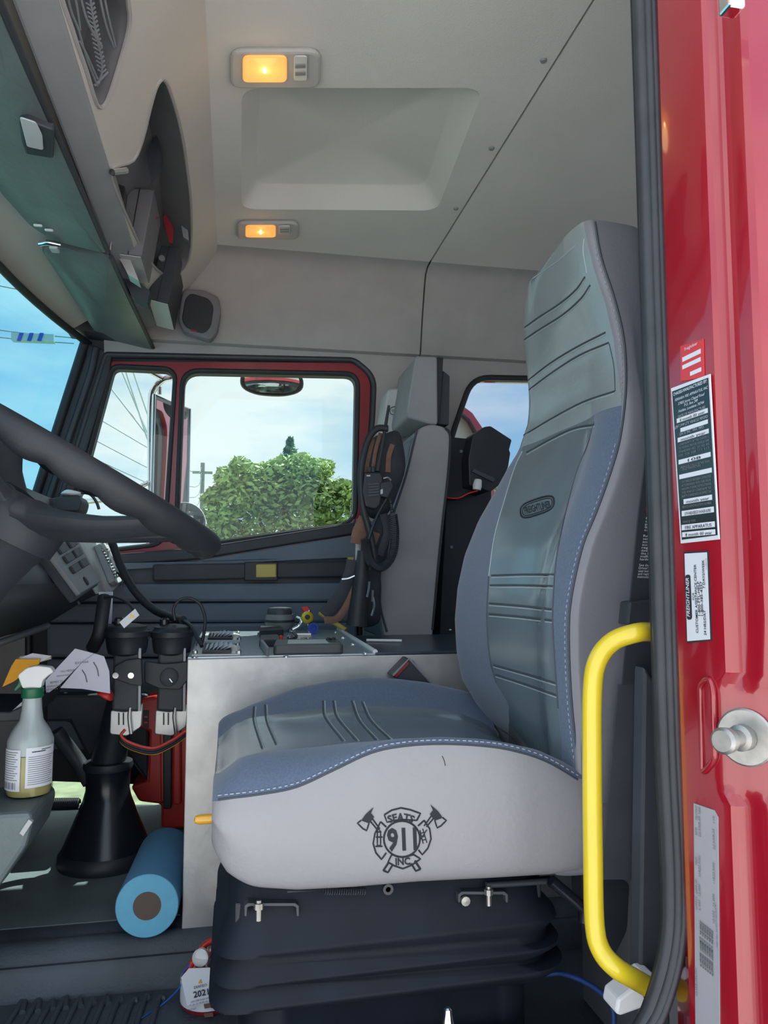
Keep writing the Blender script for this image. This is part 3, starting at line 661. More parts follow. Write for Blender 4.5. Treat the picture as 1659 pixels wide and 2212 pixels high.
# centre panel pleats and border
curve_pleat([(1138, 977), (1190, 948), (1240, 925), (1284, 917)])
stroke('panel_seam', bb, [(1284, 910), (1270, 960), (1246, 1020), (1222, 1110), (1205, 1190), (1198, 1245)], .0016, M['seam_dark'], seat, off=0)
stroke('panel_seam', bb, [(1128, 975), (1112, 1010), (1090, 1080), (1068, 1160), (1056, 1245)], .0016, M['seam_light'], seat, off=0)
stroke('panel_seam', bb, [(1056, 1245), (1052, 1330), (1058, 1420), (1072, 1475)], .0016, M['seam_dark'], seat, off=0)
stroke('panel_seam', bb, [(1198, 1245), (1194, 1330), (1198, 1420), (1206, 1530)], .0016, M['seam_dark'], seat, off=0)
for a, b in (((1062, 1243), (1198, 1241)), ((1059, 1264), (1194, 1266)), ((1057, 1303), (1192, 1316)), ((1057, 1326), (1193, 1340)), ((1066, 1436), (1202, 1476)), ((1071, 1457), (1203, 1502))):
    curve_pleat([a, ((a[0] + b[0]) / 2, (a[1] + b[1]) / 2 - 1), b])
# embroidered name badge
def oval(cx, cy, w, h, ang, n=28, p=3.2):
    o = []
    for i in range(n):
        t = 2 * math.pi * i / n; c, s = math.cos(t), math.sin(t)
        u = w / 2 * math.copysign(abs(c) ** (2 / p), c); v = h / 2 * math.copysign(abs(s) ** (2 / p), s)
        o.append((cx + u * math.cos(ang) + v * .05, cy + v + u * math.sin(ang)))
    return o
BA = math.atan2(-24, 74)
stroke('badge_outline', bb, oval(1161, 1095, 76, 34, BA), .0018, M['thread_dark'], seat, step=5, off=.0004, smooth=False, closed=True)
stroke('badge_outline', bb, oval(1161, 1095, 67, 25, BA), .0009, M['thread_dark'], seat, step=5, off=.0004, smooth=False, closed=True)
text_on('FREIGHTLINER', bb, 1161, 1096, 15, 58, BA, M['thread_dark'], seat, bold=.012, shear=.15, skew=-.05)

# cushion: cross-sections along its length
def cprof(pts, Y): return sorted([(W(x, y, Y=Y).x, W(x, y, Y=Y).z) for x, y in pts])
CN = cprof([(472, 1660), (520, 1632), (600, 1622), (690, 1612), (760, 1603), (850, 1598), (940, 1597), (1050, 1602), (1140, 1616), (1200, 1640), (1250, 1678)], 1.175)
ST = cprof([(470, 1727), (560, 1716), (640, 1700), (720, 1664), (800, 1626), (870, 1611), (950, 1606), (1040, 1610), (1110, 1622), (1180, 1645), (1250, 1684)], 1.108)
CF = cprof([(520, 1530), (560, 1516), (640, 1487), (720, 1472), (790, 1465), (860, 1468), (920, 1475), (1000, 1492), (1070, 1515), (1130, 1556)], 1.60)
BT = cprof([(456, 1885), (490, 1912), (540, 1922), (640, 1928), (760, 1922), (900, 1910), (1060, 1902), (1190, 1894), (1262, 1886)], 1.12)
def ip(T, x): return interp([a for a, b in T], [b for a, b in T], x)
X0, X1 = W(455, 1800, Y=1.10).x, .535
def cush_sec(x):
    t = min(1, (x - X0) / .075); k = math.sqrt(max(0, 1 - (1 - t) ** 2)); e = min(1, max(0, (x - .47) / .065)); ke = math.sqrt(max(0, 1 - e * e))
    zn, zs_, zf, zb = ip(CN, x), ip(ST, x), ip(CF, x), ip(BT, x)
    zm = (zb + zs_) / 2 + .02
    kk = .62 + .38 * k; k2 = (.55 + .45 * k)
    ins_ = .035 * (1 - k) + .01 * (1 - ke)
    yn, yf = 1.10 + ins_, 1.665 - ins_
    def zz(z, q): return zm + (z - zm) * q
    zt = min(zn, zf) - .022
    P = [(yn + .04, zz(zb, k2) + .002), (yn + .012, zz(zb, k2) + .008), (yn, zz(zb, k2) + .04), (yn - .004, zm), (yn + .006, zz(zs_, kk)), (yn + .03, zz((zs_ + zn) / 2 + .008, kk)), (yn + .072, zz(zn, kk)),
         (yn + .14, zz(zt + .006, kk)), (yn + .28, zz(zt, kk)), (yf - .14, zz(zt + .006, kk)), (yf - .065, zz(zf, kk)), (yf - .02, zz(zf - .03, kk)), (yf, zm), (yf - .02, zz(zb, k2) + .01), (yf - .05, zz(zb, k2))]
    return catmull([V(x, y, z) for y, z in P], 6)
xs = [X0 + .0005 + .075 * (1 - math.cos(i / 14 * math.pi / 2)) for i in range(14)] + [X0 + .075 + i * (X1 - X0 - .075) / 44 for i in range(45)]
RC = [cush_sec(x) for x in xs]; nC = len(RC[0])
K1, K2, K3, K4 = 24, 41, 55, 66
sk = patch('cushion_skirt', RC, 0, K1, M['vinyl_light'], seat); sk['label'] = 'pale grey vinyl side of the seat cushion'
cw = patch('cushion_wing', RC, K1, K2, M['denim'], seat); cw['label'] = 'blue cloth near edge of the cushion'
ci = patch('cushion_panel', RC, K2, K3, M['vinyl_insert'], seat); ci['label'] = 'glossy blue-grey centre panel of the cushion'
cw2 = patch('cushion_wing', RC, K3, K4, M['denim'], seat); sk2 = patch('cushion_skirt', RC, K4, nC - 1, M['vinyl_light'], seat)
mk('cushion_front', RC[0], [tuple(range(nC))], M['vinyl_light'], seat); mk('cushion_end', RC[-1], [tuple(range(nC))], M['vinyl_side'], seat)
mk('cushion_underside', [p for rg in RC for p in (rg[0], rg[-1])], [(2 * i, 2 * i + 1, 2 * i + 3, 2 * i + 2) for i in range(len(RC) - 1)], M['black'], seat)
cb = bvh_of([sk, cw, ci, cw2, sk2])
stl = [(472, 1727), (560, 1716), (640, 1700), (720, 1664), (800, 1627), (870, 1612), (950, 1607), (1040, 1611), (1110, 1622), (1180, 1645), (1248, 1684)]
stroke('edge_piping', cb, stl, .0016, M['seam_dark'], seat, off=0)
dashes('stitching', cb, [(x, y - 8) for x, y in stl], .0010, M['thread'], seat, 9, 4)
def cp(pts): 
    stroke('pleat_seam', cb, pts, .0017, M['seam_dark'], seat, off=.0001); stroke('pleat_edge', cb, [(a + 5, b) for a, b in pts], .0012, M['seam_light'], seat, off=0)
for pts in ([(548, 1527), (548, 1560), (566, 1617)], [(572, 1523), (576, 1560), (596, 1608)], [(697, 1514), (702, 1550), (740, 1600)], [(719, 1514), (728, 1550), (770, 1600)], [(759, 1514), (775, 1556), (812, 1598)], [(781, 1516), (800, 1556), (842, 1597)]): cp(pts)
# embroidered emblem on the skirt
EM = M['thread_dark']
def ln(pts, r=.0012, closed=False): stroke('embroidery', cb, pts, r, EM, seat, step=5, off=.0005, smooth=False, closed=closed)
ecx, ecy = 868, 1812
ln([(ecx + 39 * math.cos(t * math.pi / 16), ecy + 39 * math.sin(t * math.pi / 16)) for t in range(32)], .0014, True)
text_on('911', cb, ecx, ecy, 46, 64, -.04, EM, seat, bold=.032, name='embroidery')
text_on('SEATS', cb, 866, 1764, 15, 58, 0, EM, seat, bold=.03, arc=62, name='embroidery')
text_on('INC', cb, 870, 1860, 15, 32, -.05, EM, seat, bold=.03, name='embroidery')
ln([(830, 1760), (846, 1750), (866, 1745), (886, 1749), (908, 1757), (900, 1772)], .0012); ln([(830, 1760), (836, 1776), (852, 1772), (868, 1770), (886, 1771), (900, 1772)], .0010)
ln([(822, 1775), (810, 1800), (806, 1822), (812, 1842), (824, 1856), (834, 1842)], .0012); ln([(822, 1775), (834, 1786)], .0012)
ln([(916, 1772), (928, 1790), (931, 1812), (924, 1832), (912, 1846), (904, 1836)], .0012); ln([(916, 1772), (903, 1784)], .0012)
ln([(846, 1846), (838, 1862), (852, 1870), (870, 1876), (890, 1868), (908, 1855), (894, 1846)], .0012); ln([(846, 1846), (870, 1852), (894, 1846)], .0010)
for sgn, hx in ((-1, 0), (1, 0)):
    def E(x, y): return (868 + sgn * (868 - x), y + (0 if sgn < 0 else -2 - 8 * (1 if y < 1800 else 0)))
    f = (lambda x, y: (x, y)) if sgn < 0 else (lambda x, y: (1736 - x, y - 6 if y < 1800 else y - 3))
    poly_on('embroidery', cb, [[f(*q) for q in [(807, 1743), (790, 1758), (780, 1772), (797, 1778), (804, 1770), (808, 1764), (801, 1756)]]], EM, seat, .0016)
    ln([f(*q) for q in [(780, 1772), (772, 1778), (784, 1790), (792, 1794), (797, 1778)]], .0011)
    ln([f(*q) for q in [(804, 1768), (820, 1790)]], .0011); ln([f(*q) for q in [(800, 1774), (815, 1792)]], .0011)
    ln([f(*q) for q in [(840, 1862), (828, 1880)]], .0016); ln([f(*q) for q in [(848, 1868), (838, 1884), (828, 1880)]], .0014)
ln([(815, 1797), (822, 1797), (822, 1826), (815, 1826)], .0010, True); ln([(814, 1798), (818, 1790), (823, 1798)], .0010); ln([(812, 1808), (826, 1808)], .001); ln([(811, 1828), (826, 1828)], .0010)
ln([(913, 1790), (922, 1820)], .0008); ln([(907, 1793), (914, 1822)], .0008); ln([(908, 1800), (916, 1798)], .0007); ln([(910, 1808), (918, 1806)], .0007); ln([(912, 1815), (920, 1813)], .0007); ln([(905, 1818), (922, 1792)], .0008)
stroke('scuff', cb, [(955, 1633), (959, 1642), (962, 1654)], .0006, M['ink'], seat, off=.0003)
# flap at the joint between back and cushion, hinge cover
prism('hinge_flap', WL([(1088, 1508), (1132, 1514), (1143, 1520), (1130, 1600), (1122, 1606), (1090, 1580)], 1.50), (0, .05, 0), M['vinyl_side'], seat, bevel=.006)
prism('side_cover', rrect(WL([(1244, 1500), (1330, 1460), (1340, 1800), (1315, 1888), (1240, 1896), (1190, 1894), (1220, 1840), (1248, 1700)], 1.115), .02), (0, .05, 0), M['vinyl_side'], seat, bevel=.012, smooth=True)
# suspension base: rubber bellows, frame, springs and bolts under the cushion
bz = [(1888, -.012), (1905, .0), (1985, .002), (2030, .018), (2040, .02), (2050, .008), (2072, .008), (2092, .022), (2100, .022), (2108, .006), (2118, .006), (2138, .026), (2148, .026), (2158, .01), (2175, -.02), (2400, -.02)]
rings = []
bx0, bx1, by0, by1 = W(492, 2000, Y=1.16).x, W(1195, 2000, Y=1.16).x, 1.165, 1.55
for py, e in bz:
    z = W(830, py, Y=1.15).z; z = max(z, ZL)
    base = rrect([V(bx0 - e, by0 - e, z + .006), V(bx1 + e, by0 - e, z - .004), V(bx1 + e, by1 + e, z - .004), V(bx0 - e, by1 + e, z + .006)], .07, 8)
    if py in (2030, 2040, 2092, 2100, 2138, 2148): base = [p + V(0, 0, -.010 + .028 * (p.x - bx0) / (bx1 - bx0) + .006 * math.sin(9 * p.x)) for p in base]
    rings.append(base)
loft('bellows', rings, M['bellows'], seat, auto=70)['label'] = 'black rubber suspension bellows'
box('seat_frame', V((bx0 + bx1) / 2, 1.38, W(830, 1935, Y=1.2).z), (bx1 - bx0 - .02, .40, .03), M['black'], seat)
tube('slide_rail', WL([(620, 1925), (930, 1922), (1190, 1900)], 1.17), .006, M['black_gloss'], seat, seg=8)
tube('slide_rail', WL([(1050, 1912), (1195, 1902), (1262, 1957)], 1.15), .005, M['charcoal'], seat, seg=8, sm=1)
tube('belt_bracket', WL([(1190, 1902), (1260, 1960), (1262, 1990)], 1.13), .009, M['black_gloss'], seat, seg=8, sm=1)
sp_ = [W(700 + 90 * i / 108 , 1925 + 6 * math.sin(i * math.pi / 3), Y=1.15) + V(0, .006 * math.cos(i * math.pi / 3), 0) for i in range(108)]
tube('spring', sp_, .0013, M['dark_grey'], seat, seg=5, sm=1)
lathe('spring_hook', [(.008, 0), (.008, .003), (.004, .003), (.004, 0)], W(838, 1920, Y=1.163), (0, -1, 0), M['dark_grey'], seat, 14)
def bracket(x0, y0, x1, y1, bx, by, bh):
    prism('frame_bracket', WL([(x0, y1), (x0, y0 + 6), (x0 + 8, y0), (x1 - 8, y0), (x1, y0 + 6), (x1, y1), (x1 - 5, y1), (x1 - 6, y0 + 10), (x1 - 12, y0 + 7), (x0 + 12, y0 + 7), (x0 + 6, y0 + 10), (x0 + 5, y1)], 1.15), (0, .02, 0), M['dark_grey'], seat, bevel=.001)
    lathe('bolt', [(.004, -.016), (.004, 0), (.007, 0), (.007, .008), (.004, .008), (.004, .012)], W(bx, by, Y=1.145), (0, 0, 1), M['zinc'], seat, 8)
bracket(528, 1951, 646, 1980, 559, 1963, 20); bracket(990, 1926, 1098, 1950, 1056, 1932, 20)
lathe('bolt', [(.007, 0), (.007, .006), (0, .007)], W(1004, 1944, Y=1.15), (0, -1, 0), M['zinc'], seat, 10)
lathe('adjuster_knob', [(.0, -.03), (.006, -.028), (.0075, -.02), (.0075, .02)], W(462, 1768, Y=1.25), (1, 0, 0), M['amber_knob'], seat, 14)['label'] = 'amber plastic adjuster knob'
# black rubber skirt plate on floor in front of the base
tag(prism('seat_riser', [V(bx0 + .03, 1.12, ZL + .001), V(bx1 - .01, 1.12, ZL + .001), V(bx1 - .01, 1.145, ZL + .16), V(bx0 + .03, 1.145, ZL + .16)], (0, .02, 0), M['black'], bevel=.004), 'black sheet metal riser in front of the seat bellows', 'riser')
# belt with warning label, retractor cover, grab handle
bt = thing('seat_belt', 'dark seat belt webbing with warning label behind the seat', 'seat belt', W(1385, 1900, Y=1.07))
prism('webbing', WL([(1398, 960), (1440, 960), (1436, 1470), (1345, 1480), (1378, 1130)], 1.06), (0, .004, 0), M['charcoal'], bt)
prism('webbing', WL([(1336, 1480), (1440, 1470), (1440, 1900), (1300, 1900)], 1.075), (0, .005, 0), M['dark_grey'], bt)
prism('retractor', WL([(1360, 1300), (1450, 1290), (1450, 1345), (1355, 1350)], 1.05), (0, .03, 0), M['charcoal'], bt, bevel=.003)
def bl(cx, cy, body, h, w, m='label_white'): text(body, W(cx, cy, Y=1.0592), V(1, 0, -.02), V(.06, 0, 1), h / 1650 * 1.12, M[m], bt, width=w / 1650 * 1.12)
bl(1412, 1103, 'WARNING', 13, 40, 'sticker_red')
for k, t in enumerate(['Read this', 'seat belt', 'person', 'death or', 'crash.', '', 'Replace', 'seat belt', 'assembly', 'accident', 'regular', 'shows wear', 'the belts', 'malfunct', 'hardware', '', 'See the w', "Driver's M", 'seat belt m', 'and replace', 'instruction']):
    if t: bl(1410 - k * .9, 1120 + k * 6.3, t, 5.2, 34)
tag(prism('belt_anchor', rrect(WL([(1300, 1895), (1360, 1905), (1355, 2010), (1320, 2080), (1290, 1990)], 1.10), .01), (0, .04, 0), M['black'], bevel=.006), 'black belt anchor arm below the yellow handle', 'anchor')
gh = thing('grab_handle', 'bright yellow tubular grab handle on the door pillar', 'handle', W(1420, 2130, Y=.95))
tube('handle_bar', [W(1428, 1365, Y=.96), W(1405, 1365, Y=.95), W(1375, 1367, Y=.935), W(1325, 1385, Y=.95), W(1292, 1425, Y=.955), W(1280, 1490, Y=.957), W(1279, 1650, Y=.957), W(1281, 1850, Y=.957), W(1284, 1990, Y=.957), W(1297, 2050, Y=.95), W(1330, 2090, Y=.94), W(1380, 2120, Y=.945), W(1425, 2146, Y=.96)], .0128, M['yellow'], gh, seg=20, sm=8)
lathe('mount_foot', [(.022, 0), (.022, .01), (.014, .02)], W(1434, 1364, Y=.962), (-1, 0, 0), M['black'], gh, 18); lathe('mount_foot', [(.022, 0), (.022, .01), (.014, .02)], W(1430, 2150, Y=.962), (-1, 0, .5), M['black'], gh, 18)
# ------------------------------------------------------------------ centre console and what stands on it
YC = 1.76; XC0 = W(405, 1425, Y=YC).x; ZT = W(405, 1424, Y=YC).z; XC1 = .80
YC2 = W(430, 1368, Z=ZT).y
con = thing('centre_console', 'bare aluminium console box between the two seats', 'console', V(.3, YC + .3, ZF))
prism('near_panel', [V(XC0, YC, ZF + .001), V(XC1, YC, ZF + .001), V(XC1, YC, ZT), V(XC0, YC, ZT)], (0, .006, 0), M['aluminium'], con, bevel=.002)
prism('end_panel', [V(XC0, YC + .006, ZF + .001), V(XC0, YC2, ZF + .001), V(XC0, YC2, ZT), V(XC0, YC + .006, ZT)], (.005, 0, 0), M['aluminium'], con)
prism('far_panel', [V(XC0, YC2, ZF + .001), V(.22, YC2, ZF + .001), V(.22, YC2, ZT), V(XC0, YC2, ZT)], (0, -.005, 0), M['aluminium'], con)
tx0 = W(815, 1418, Z=ZT); tx1 = W(735, 1366, Z=ZT)
prism('top_plate', [V(XC0, YC, ZT), V(tx0.x, YC, ZT), V(tx1.x, YC2, ZT), V(XC0, YC2, ZT)], (0, 0, .005), M['aluminium_top'], con, bevel=.0015)
prism('black_lid', [V(tx0.x, YC, ZT), V(XC1, YC, ZT), V(XC1, 2.27, ZT), V(tx1.x + .01, 2.27, ZT), V(tx1.x, YC2, ZT)], (0, 0, .007), M['console_black'], con, bevel=.002)
tube('edge_trim', [V(tx0.x, YC + .002, ZT + .008), V(tx1.x, YC2, ZT + .008)], .006, M['white_plastic'], con, seg=8)
def T(x, y, dz=.005): return W(x, y, Z=ZT + dz)
for x, y in ((726, 1367), (742, 1379), (763, 1393), (790, 1413), (618, 1420), (420, 1421), (972, 1361)):
    lathe('rivet', [(.007, 0), (.006, .003), (.003, .005), (0, .0055)], T(x, y), (0, 0, 1), M['steel'], con, 12)
# screw-mounted power panels with fanned flags
def power_panel(label, q):
    t = thing('switch_panel', label, 'panel', T(*q[0]), 'switch panels on the console top')
    P = [T(*p) for p in q]
    prism('base_plate', P, (0, 0, .004), M['light_grey'], t, bevel=.001)
    c = sum(P, Vector()) / 4; ux = (P[1] - P[0]); uy = (P[3] - P[0])
    prism('dark_frame', [P[0] + ux * a + uy * b + V(0, 0, .004) for a, b in ((.2, .12), (.78, .12), (.78, .92), (.2, .92))], (0, 0, .006), M['black'], t, bevel=.001)
    for k in range(6):
        a = P[0] + ux * (.26 + .075 * k) + uy * .30 + V(0, 0, .01); b = P[0] + ux * (.26 + .075 * k) + uy * .80 + V(0, 0, .01)
        d = ux.normalized() * (.004 + .003 * k)
        prism('flag', [a, b, b + V(0, 0, .007 + .002 * (2 - abs(k - 3))) + d, a + V(0, 0, .005 + .002 * (2 - abs(k - 3))) + d], ux.normalized() * .0012, M['paper'], t)
    for a, b in ((.06, .15), (.94, .15), (.06, .9), (.94, .9)):
        lathe('bolt', [(.006, 0), (.006, .006), (.003, .009), (0, .009)], P[0] + ux * a + uy * b + V(0, 0, .004), (0, 0, 1), M['steel'], t, 10)
    prism('label_strip', [P[0] + ux * a + uy * b + V(0, 0, .004) for a, b in ((.80, .2), (.92, .2), (.92, .85), (.80, .85))], (0, 0, .002), M['white'], t)
    return t
power_panel('farther switch panel with pale flags at the front of the console', [(437, 1370), (518, 1370), (519, 1387), (430, 1387)])
power_panel('nearer switch panel with pale flags at the front corner of the console', [(424, 1395), (518, 1395), (519, 1416), (414, 1418)])
# hand-held meter lying on the top
mt = thing('hand_meter', 'grey hand-held meter lying flat on the console top', 'meter', T(660, 1415))
a = [T(590, 1415), T(742, 1413), T(728, 1398), T(596, 1400)]
prism('case', rrect(a, .012), (0, 0, .022), M['dark_grey'], mt, bevel=.004)
c = sum(a, Vector()) / 4 + V(0, 0, .0272 - .005)
prism('screen', [c + (p - c) * .6 + V(0, 0, .0) for p in [q + V(0, 0, .022) for q in a]], (0, 0, .0008), M['light_grey'], mt)
for dx in (.05, .062): lathe('button', [(.006, 0), (.006, .005), (.003, .007), (0, .007)], c + V(dx, .0, .002), (0, 0, 1), M['black'], mt, 10)
prism('belt_clip', [T(568, 1398), T(582, 1418), T(576, 1419), T(562, 1400)], (0, 0, .02), M['mid_grey'], mt, bevel=.002)
# lantern
lb = T(604, 1364)
ln_ = thing('lantern', 'round grey lantern with dark cap on the far console edge', 'lantern', lb)
lathe('body', [(.030, 0), (.042, .012), (.047, .03), (.047, .045), (.043, .055)], lb, (0, 0, 1), M['mid_grey'], ln_, 26)
lathe('cap', [(.040, .055), (.040, .068), (.036, .076), (.02, .078), (0, .078)], lb, (0, 0, 1), M['dark_grey'], ln_, 26)
lathe('band', [(.048, .030), (.0485, .034), (.048, .038)], lb, (0, 0, 1), M['charcoal'], ln_, 26)
# black clip charger with leads
cc = thing('clip_charger', 'low black clip charger with cables beside the lantern', 'charger', T(600, 1400))
prism('clip_block', [T(560, 1378), T(612, 1376), T(606, 1366), T(562, 1366)], (0, 0, .022), M['black'], cc, bevel=.003)
prism('clip_block', [T(560, 1398), T(610, 1396), T(600, 1384), T(562, 1386)], (0, 0, .018), M['charcoal'], cc, bevel=.003)
tube('lead', [T(600, 1385, .02), T(622, 1382, .012), T(640, 1376, .03), T(634, 1366, .035)], .004, M['black'], cc, seg=8)
tube('lead', [T(606, 1394, .014), T(630, 1392, .012), T(650, 1386, .012), T(662, 1382, .012)], .0045, M['black'], cc, seg=8)
lathe('terminal', [(.005, 0), (.005, .012), (0, .014)], T(607, 1384, .018), (0, 0, 1), M['red_plastic'], cc, 10); lathe('terminal', [(.008, 0), (.008, .014), (.004, .018), (0, .018)], T(626, 1386), (0, 0, 1), M['steel'], cc, 12)
hp = thing('hinge_plate', 'small bare metal hinge plate behind the hand meter', 'hinge', T(665, 1385))
prism('leaf', [T(640, 1388), T(682, 1386), T(668, 1372), T(632, 1374)], (0, 0, .004), M['steel'], hp); tube('pin', [T(638, 1370, .012), T(672, 1370, .012)], .004, M['steel'], hp, seg=8)
for x, y in ((648, 1380), (666, 1379)): lathe('screw', [(.004, 0), (.003, .003), (0, .003)], T(x, y, .009), (0, 0, 1), M['steel'], hp, 8)
# coloured valve knobs on a bracket
kb = T(668, 1368)
kv = thing('valve_set', 'small bracket carrying red, yellow and blue valve knobs', 'valve', kb)
kY = kb.y
tube('stem', [kb + V(.0, 0, 0), W(665, 1345, Y=kY), W(668, 1318, Y=kY)], .006, M['steel'], kv, seg=8)
prism('red_knob', WL([(650, 1312), (666, 1309), (673, 1320), (658, 1326)], kY), (0, .02, 0), M['red_plastic'], kv, bevel=.003)
def ball(name, c, r, m, par, n=10): return lathe(name, [(r * math.sin(math.pi * i / n), -r * math.cos(math.pi * i / n)) for i in range(n + 1)], c, (0, 0, 1), m, par, 16, auto=None)
ball('yellow_knob', W(664, 1334, Y=kY - .01), .020, M['yellow'], kv); lathe('knob_face', [(.008, 0), (.008, .003), (0, .003)], W(664, 1333, Y=kY - .03), (0, -1, 0), M['black'], kv, 12)
lathe('blue_knob', [(.017, 0), (.017, .014), (.010, .014), (.010, .006), (0, .006)], W(676, 1356, Y=kY - .01), (0, -1, 0), M['blue'], kv, 20)
tube('chrome_arm', [W(642, 1334, Y=kY + .02), W(652, 1340, Y=kY), W(646, 1352, Y=kY), W(632, 1360, Y=kY)], .006, M['chrome'], kv, seg=8)
tag(tube('yellow_rod', [W(690, 1323, Y=2.48), W(722, 1345, Y=2.46), W(748, 1362, Y=2.42)], .0085, M['yellow_dull'], seg=10), 'yellow rod leaning behind the console edge', 'rod')
tag(tube('pen', [T(792, 1383, .0115), T(868, 1384, .0115)], .004, M['white_plastic'], seg=8), 'white pen lying on the black console lid', 'pen')
# red reflector bracket on the console's near side
rb = thing('reflector_bracket', 'black angled bracket with red face on the console side', 'bracket', W(890, 1478, Y=YC - .02))
prism('bracket_body', WL([(884, 1424), (892, 1426), (932, 1477), (860, 1468), (848, 1462)], YC - .07), (0, .07, 0), M['charcoal'], rb, bevel=.003)
prism('red_face', WL([(850, 1457), (880, 1428), (884, 1434), (856, 1464)], YC - .074), (0, .004, 0), M['red_dark'], rb)
tube('bracket_rim', WL([(849, 1459), (884, 1423), (932, 1476)], YC - .072), .003, M['mid_grey'], rb, seg=6, sm=1)

# ------------------------------------------------------------------ passenger seat and gear
PY = 2.29
ps = thing('passenger_seat', 'grey high-backed passenger seat beyond the console', 'seat', W(880, 1362, Y=PY))
side_ = [(903, 926), (930, 915), (962, 922), (974, 940), (970, 1020), (958, 1110), (946, 1230), (934, 1380), (934, 1480), (838, 1480), (830, 1370), (816, 1310), (814, 1250), (822, 1190), (846, 1110), (868, 1050), (882, 1000), (894, 950)]
prism('backrest', rrect(WL(side_, PY), .02, 3), (0, .38, 0), M['trim_grey'], ps, bevel=.014, smooth=True)
fr = [(894, 945), (884, 1000), (866, 1060), (840, 1130), (820, 1200), (813, 1250), (815, 1310), (832, 1380)]
prism('front_facing', WL([(x - 6, y) for x, y in fr] + [(x + 10, y) for x, y in fr[::-1]], PY + .02), (0, .33, 0), M['door_panel'], ps, bevel=.008)
tube('edge_piping', WL([(900, 930), (892, 965), (876, 1030), (850, 1110), (828, 1190), (820, 1250), (822, 1310), (836, 1365)], PY - .001), .004, M['seam_dark'], ps, seg=6)
tube('edge_piping', WL([(962, 924), (972, 942), (968, 1020), (950, 1190), (934, 1360)], PY - .001), .004, M['charcoal'], ps, seg=6)
box('cushion', V(.40, PY + .19, -.45), (.30, .36, .12), M['trim_grey'], ps, bevel=.03)
box('pedestal', V(.42, PY + .19, (ZF - .50) / 2), (.24, .30, .252), M['black'], ps, bevel=.01)
hr = prism('headrest', rrect(WL([(898, 768), (945, 770), (946, 918), (924, 914), (880, 902), (878, 890)], PY + .0), .012), (0, .26, 0), M['trim_grey'], ps, bevel=.012, smooth=True); hr['label'] = 'boxy grey headrest pad'
prism('headrest_plate', WL([(944, 772), (958, 772), (954, 846), (948, 915), (934, 915)], PY + .01), (0, .24, 0), M['black'], ps, bevel=.003)
prism('headrest_plate', WL([(957, 800), (972, 812), (970, 918), (946, 916)], PY + .03), (0, .20, 0), M['charcoal'], ps, bevel=.003)
for x in (938, 946): tube('headrest_post', WL([(x + 14, 806), (x + 6, 860), (x - 2, 925)], PY + .10), .005, M['steel'], ps, seg=8)
ph = prism('upper_pad', rrect(WL([(838, 840), (882, 836), (895, 935), (826, 940), (828, 900)], 2.52), .012), (0, .12, 0), M['light_grey'], ps, bevel=.012, smooth=True); ph['label'] = 'pale rear pad with embossed badge'
stb = bvh_of([ph]); stroke('badge_outline', stb, oval(862, 886, 40, 18, -.12, 24), .0016, M['seam_dark'], ph, step=4, smooth=False, closed=True)
text_on('FREIGHTLINER', stb, 862, 886, 7, 31, -.12, M['seam_dark'], ph, bold=.012)
# black equipment panel and speaker box behind it
epn = thing('equipment_locker', 'tall black locker panel behind the passenger seat', 'locker', W(1000, 1380, Y=2.52))
prism('front_panel', [V(p.x, p.y, p.z if i < 2 else ZF + .002) for i, p in enumerate(WL([(966, 1040), (1062, 1045), (1054, 1380), (930, 1380)], 2.52))], (0, .12, 0), M['black'], epn, bevel=.004)
for x, y in ((975, 1182), (952, 1170)): lathe('screw', [(.006, 0), (.005, .003), (0, .003)], W(x, y, Y=2.518), (0, -1, 0), M['mid_grey'], epn, 10)
eb = thing('equipment_box', 'black angular equipment box mounted by the quarter window', 'box', W(1030, 1070, Y=2.35))
prism('mount_arm', rrect(WL([(974, 944), (1018, 948), (1034, 940), (1040, 1050), (1000, 1076), (962, 1076), (962, 1000)], 2.44), .008), (0, .10, 0), M['black'], eb, bevel=.006)
prism('box_body', rrect(WL([(1046, 922), (1060, 920), (1106, 950), (1100, 972), (1103, 978), (1098, 1010), (1078, 1048), (1060, 1062), (1014, 1048), (1012, 990), (1022, 940)], 2.36), .006), (0, .16, 0), M['black'], eb, bevel=.008)
prism('clip_strip', WL([(1019, 1018), (1024, 1013), (1070, 1033), (1066, 1041)], 2.35), (0, .012, 0), M['dark_grey'], eb)
lathe('connector', [(.013, 0), (.015, .012), (.013, .03), (.010, .034)], W(1030, 1058, Y=2.335), V(.15, 0, 1), M['white_plastic'], eb, 14)
tube('red_wire', WL([(962, 1075), (990, 1076), (1012, 1066), (1032, 1060)], 2.335), .0022, M['red_plastic'], eb, seg=6)
lathe('bolt', [(.006, 0), (.005, .003), (0, .003)], W(996, 975, Y=2.438), (0, -1, 0), M['mid_grey'], eb, 10)
# breathing pack hung on the passenger seat
GY = 2.18
bp_ = thing('breathing_pack', 'black harness pack with copper straps hung on the passenger seat', 'harness', W(790, 1345, Y=GY))
def blob(name, pts, Y, d, m, par, n=8):
    """soft stuffed shape from an outline: rounded front and back"""
    o = catmull([W(x, y, Y=Y) for x, y in pts], 4, True); c = sum(o, Vector()) / len(o); rings = []
    for i in range(n + 1):
        a = math.pi * i / n; k = .25 + .75 * math.sin(a) ** .6 if 0 < i < n else .25
        rings.append([c + (p - c) * k + V(0, d / 2 - d / 2 * math.cos(a), 0) for p in o])
    return loft(name, rings, m, par, auto=None)
blob('pack_body', [(838, 930), (866, 925), (878, 960), (882, 1010), (866, 1060), (846, 1105), (812, 1118), (790, 1090), (786, 1020), (796, 965), (814, 938)], GY, .10, M['jacket'], bp_)
blob('shoulder_pad', [(812, 1120), (836, 1100), (848, 1140), (838, 1210), (820, 1240), (800, 1230), (785, 1180)], GY + .02, .07, M['jacket'], bp_)
